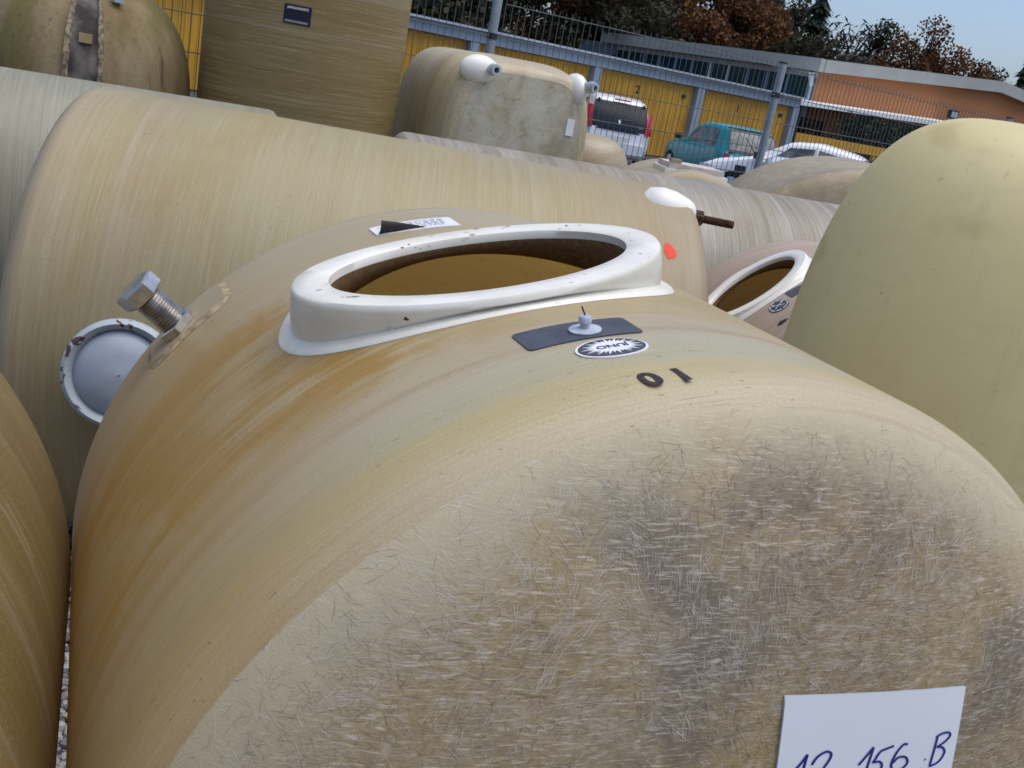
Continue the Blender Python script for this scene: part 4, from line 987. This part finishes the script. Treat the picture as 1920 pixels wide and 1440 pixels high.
# ------------------------------------------------------------------ cars
def paint(name, col, rough=.28):
    b = NB(name); o = b.obj(); n = b.noise(o, 4, 4)
    m_ = b.fin(b.mix(b.sstep(n, .4, .7, 0, .12), col, tuple(x * .7 for x in col)), rough, .5); b.b.inputs['Coat Weight'].default_value = .4; b.b.inputs['Coat Roughness'].default_value = .08; return m_
M_glass = plain('dark_car_glass', (.02, .026, .03), .18, .3, var=.1)
M_glass2 = plain('pale_car_glass', (.12, .135, .13), .12, .5, var=.5, vscale=4)
M_tail = plain('red_tail_lamp', (.42, .015, .02), .15, .6, var=.3, vscale=12)
M_tyre = plain('tyre_rubber', (.02, .02, .02), .8, .2)
M_rim = plain('alloy_rim', (.5, .5, .52), .3, .5, metal=.8)
M_trim = plain('black_trim', (.018, .018, .02), .4, .4)
def car(name, label, loc_, yaw, sc, body, L=3.55, W=.79, roof=None, belt=None, glass=None, low=1.0, sidew=(), rearw=None, tail=None, extras=None):
    root = empty(name, loc_, yaw); root.scale = (sc, sc, sc); tag(root, label, 'car', 'cars parked before the garages')
    glass = glass or M_glass
    ry, rz_ = zip(*roof); by, bz = zip(*belt)
    fr = lambda y: float(np.interp(y, ry, rz_)); fb = lambda y: float(np.interp(y, by, bz))
    fwid = lambda y: W * float(np.interp(y, [0, .08, .3, .8, L - .8, L - .25, L], [.80, .90, .97, 1, 1, .93, .74]))
    def side(y, t):   # t 0 belt .. 1 cant rail
        w0 = fwid(y) * .955; w1 = fwid(y) * .76; b_ = fb(y); r_ = max(fr(y) - .09, b_ + .005)
        return Vector((w0 + (w1 - w0) * t, y, b_ + (r_ - b_) * t))
    rows = []
    for y in list(np.linspace(0, .5, 9)) + list(np.linspace(.5, L - .5, 26)[1:]) + list(np.linspace(L - .5, L, 8)[1:]):
        wv = fwid(y); b_ = fb(y); r_ = max(fr(y), b_ + .012); c1 = side(y, 1); zb = .20 + (.06 if y < .15 or y > L - .15 else 0)
        half = [(0, zb), (wv * .90, zb), (wv * .985, zb + .08), (wv, .45), (wv * .995, .62), (wv * .985, b_ - .06), (wv * .955, b_)]
        half += [(side(y, t).x, side(y, t).z) for t in (.33, .66, 1.0)]
        half += [(c1.x * .95, c1.z + (r_ - c1.z) * .55), (c1.x * .82, c1.z + (r_ - c1.z) * .88), (c1.x * .45, r_), (0, r_ + .004)]
        rows.append([(x, y, z) for x, z in half] + [(-x, y, z) for x, z in half[::-1]])
    m = MB().grid(np.array(rows), True); nn = len(rows[0]); m.f += [tuple(range(nn))[::-1], tuple((len(rows) - 1) * nn + i for i in range(nn))]
    bd = m.build('body', body, root, auto=42)
    for (y0, y1, y2, y3, t0, t1) in sidew:      # bottom y0..y1, top y2..y3
        for sg in (-1, 1):
            g_ = []
            for j in range(6):
                tj = j / 5; rowq = []
                for i in range(9):
                    y = (y0 + (y1 - y0) * i / 8) * (1 - tj) + (y2 + (y3 - y2) * i / 8) * tj
                    p = side(y, t0 + (t1 - t0) * tj); rowq.append((sg * (p.x + .006), p.y, p.z))
                g_.append(rowq)
            MB().grid(np.array(g_)).build('side_window', M_glass2 if glass is M_glass2 else glass, root, smooth=True)
    ys = np.linspace(0, 1.2, 400); zs = np.array([fr(y) for y in ys])
    inv = lambda z: float(np.interp(z, zs, ys))
    if rearw:
        z0, z1, k0, k1, rim = rearw
        for nm, mt, gw, of in ((('window_surround', M_trim, .05, .016),) if rim else ()) + (('rear_window', glass, 0, .022),):
            g_ = []
            for j in range(7):
                z = z0 - gw + (z1 - z0 + 2 * gw) * j / 6; y = inv(z); ww = W * (k0 + (k1 - k0) * j / 6) + gw * .6
                g_.append([(ww * (i / 8 - 1), y - of + .035 * abs(i / 8 - 1) ** 3, z + .006) for i in range(17)])
            MB().grid(np.array(g_)).build(nm, mt, root, smooth=True)
    if tail:
        xc, z0, z1, wd = tail
        for sg in (-1, 1):
            g_ = []
            for j in range(7):
                z = z0 + (z1 - z0) * j / 6; y = inv(z) if z > zs[0] else 0; k = wd * (1 - .35 * (j / 6))
                g_.append([(sg * (xc + k * (u - .5)), y - .02 + .09 * u * u, z) for u in (0, .25, .5, .75, 1)])
            MB().grid(np.array(g_)).build('tail_lamp', M_tail, root, smooth=True)
    MB().box((0, -.02, .42), (W * 1.55, .14, .22)).build('rear_bumper', body, root)
    for sg in (-1, 1):
        for y in (.62, L - .75):
            wh = MB().lathe((sg * (W - .19), y, .29), (sg, 0, 0), [(0, .29), (.19, .29), (.2, .26), (.19, .19)], 24).build('wheel', M_tyre, root, auto=40)
            MB().lathe((sg * (W + .003), y, .29), (sg, 0, 0), [(0, .185), (.006, .17), (.002, .05), (.01, .03), (.01, .001)], 20, cap=False).build('rim', M_rim, wh, auto=40)
        MB().box((sg * (W + .06), L - 1.15, fb(L - 1.15) + .07), (.16, .10, .13)).build('mirror', M_trim, root)
    if extras: extras(root, inv, fr, fb, W, L)
    return root
hatch_roof = [(0, .80), (.03, .92), (.12, 1.12), (.24, 1.34), (.34, 1.42), (.9, 1.47), (1.5, 1.47), (2.1, 1.36), (2.7, .97), (3.3, .82), (3.55, .62)]
hatch_belt = [(0, .78), (.4, .93), (2.6, .90), (3.1, .78), (3.55, .58)]
def ex_white(root, inv, fr, fb, W, L):
    MB().box((0, inv(1.36) - .05, 1.405), (.34, .06, .03)).build('brake_light', M_tail, root)
    for sx in (-.5, .5): MB().box((sx, inv(1.36) - .03, 1.33), (.05, .04, .10)).build('hinge', M_trim, root)
    # lion-like emblem as a rough silver shape, lettering, wiper
    em = [(-.03, -.055), (-.012, -.02), (-.03, 0), (-.02, .03), (0, .05), (.035, .055), (.02, .03), (.04, .02), (.02, 0), (.035, -.02), (.015, -.03), (.02, -.06), (0, -.04), (-.01, -.06)]
    m = MB().add([(x, inv(.96 + z) - .028, .96 + z) for x, z in em], [tuple(range(len(em)))]); m.build('emblem', M_rim, root)
    for x0, n_, s_ in ((-.5, 5, .028), (.5, 3, .032)):
        m = MB()
        for i in range(n_): m.box((x0 + (i - n_ / 2) * s_, inv(.90) - .022, .90), (s_ * .7, .006, .03))
        m.build('lettering', M_rim, root)
    m = MB().tube((.0, inv(1.0) - .03, 1.0), (.30, inv(1.02) - .03, 1.02), .012, .008, 6); m.build('wiper', M_trim, root)
    MB().box((.0, -.085, .60), (.5, .012, .11)).build('number_plate', M_white, root)
car('hatchback_car', 'white hatchback with dark rear window and red tail lamps behind the fence', (1.22, 22.6, 0), R_(6), 1.0, paint('white_car_paint', (.78, .79, .82)), roof=hatch_roof, belt=hatch_belt,
    rearw=(.80, 1.29, .80, .68, True), tail=(.665, .76, 1.22, .17), sidew=[(1.0, 2.35, 1.05, 1.85, .1, .9)], extras=ex_white)
micra_roof = [(0, .80), (.05, .90), (.20, 1.14), (.36, 1.36), (.50, 1.41), (1.0, 1.44), (1.6, 1.42), (2.0, 1.34), (2.62, .95), (3.3, .84), (3.6, .64)]
micra_belt = [(0, .78), (.4, .90), (2.6, .88), (3.1, .80), (3.6, .58)]
def ex_teal(root, inv, fr, fb, W, L):
    MB().tube((.02, inv(.92) - .025, .92), (-.20, inv(1.24) - .03, 1.24), .014, .008, 6).build('wiper', M_trim, root)
    pl = MB().box((.02, -.005, .70), (.56, .02, .13)).build('number_plate', M_white, root)
    m = MB()
    for i in range(6): m.box((-.20 + i * .075 + .02, -.018, .70), (.045, .006, .075))
    m.build('plate_characters', M_black, pl)
    MB().box((.02, -.01, .79), (.64, .03, .035)).build('plate_shade', M_trim, root)
    MB().box((-.10, inv(1.37) - .0, 1.385), (1.0, .03, .025)).build('hatch_seal', M_trim, root)
car('hatchback_car', 'teal small hatchback with red tail lamp seen from its left rear behind the fence', (4.02, 21.5, 0), R_(17), .93, paint('teal_car_paint', (.008, .25, .29), .4), L=3.6, W=.78, roof=micra_roof, belt=micra_belt, glass=M_glass2,
    rearw=(.93, 1.31, .76, .66, True), tail=(.66, .52, .84, .15), sidew=[(.62, 1.22, .72, 1.22, .08, .92), (1.32, 2.42, 1.28, 1.86, .08, .92)], extras=ex_teal)
def ex_coupe(root, inv, fr, fb, W, L):
    MB().box((0, inv(1.13) - .05, 1.185), (1.15, .22, .035)).build('spoiler', M_sticker_w, root)
    MB().box((.15, inv(1.13) - .10, 1.150), (.34, .05, .025)).build('brake_light', M_tail, root)
car('coupe_car', 'low silver-white car with rear window coloured like reflected sky close behind the fence', (3.08, 12.0, 0), R_(-8), .95, paint('silver_white_paint', (.62, .66, .72), .25), L=3.9, W=.85,
    roof=[(0, .70), (.05, .80), (.55, 1.14), (.75, 1.20), (1.4, 1.25), (2.0, 1.18), (2.7, .88), (3.6, .72), (3.9, .6)], belt=[(0, .68), (.5, .86), (2.7, .84), (3.9, .55)], glass=plain('painted_sky_glass', (.30, .36, .42), .05, .9),  # pale blue-grey glass colour has the sky reflection painted in
    rearw=(.78, 1.10, .88, .62, False), tail=(.7, .55, .72, .22), sidew=[(1.2, 2.6, 1.2, 2.0, .1, .9)], extras=ex_coupe)
def ex_ant(root, inv, fr, fb, W, L):
    MB().tube((0, .75, fr(.75)), (0, .45, fr(.75) + .38), .012, .006, 6).build('aerial', M_black, root)
    MB().box((0, .78, fr(.75) + .01), (.08, .16, .05)).build('aerial_base', M_black, root)
car('coupe_car', 'white rounded car seen side-on in front of the yellow barrier', (6.4, 19.2, 0), R_(68), .95, paint('bright_white_paint', (.82, .83, .86)), L=3.9, W=.82,
    roof=[(0, .72), (.1, .92), (.5, 1.12), (1.0, 1.33), (1.7, 1.41), (2.2, 1.35), (2.9, .93), (3.6, .76), (3.9, .6)], belt=[(0, .72), (.5, .92), (2.8, .90), (3.9, .58)], glass=M_glass2,
    rearw=(.96, 1.2, .7, .6, True), sidew=[(.95, 1.65, 1.2, 1.65, .08, .92), (1.72, 2.75, 1.72, 2.2, .08, .92)], extras=ex_ant)
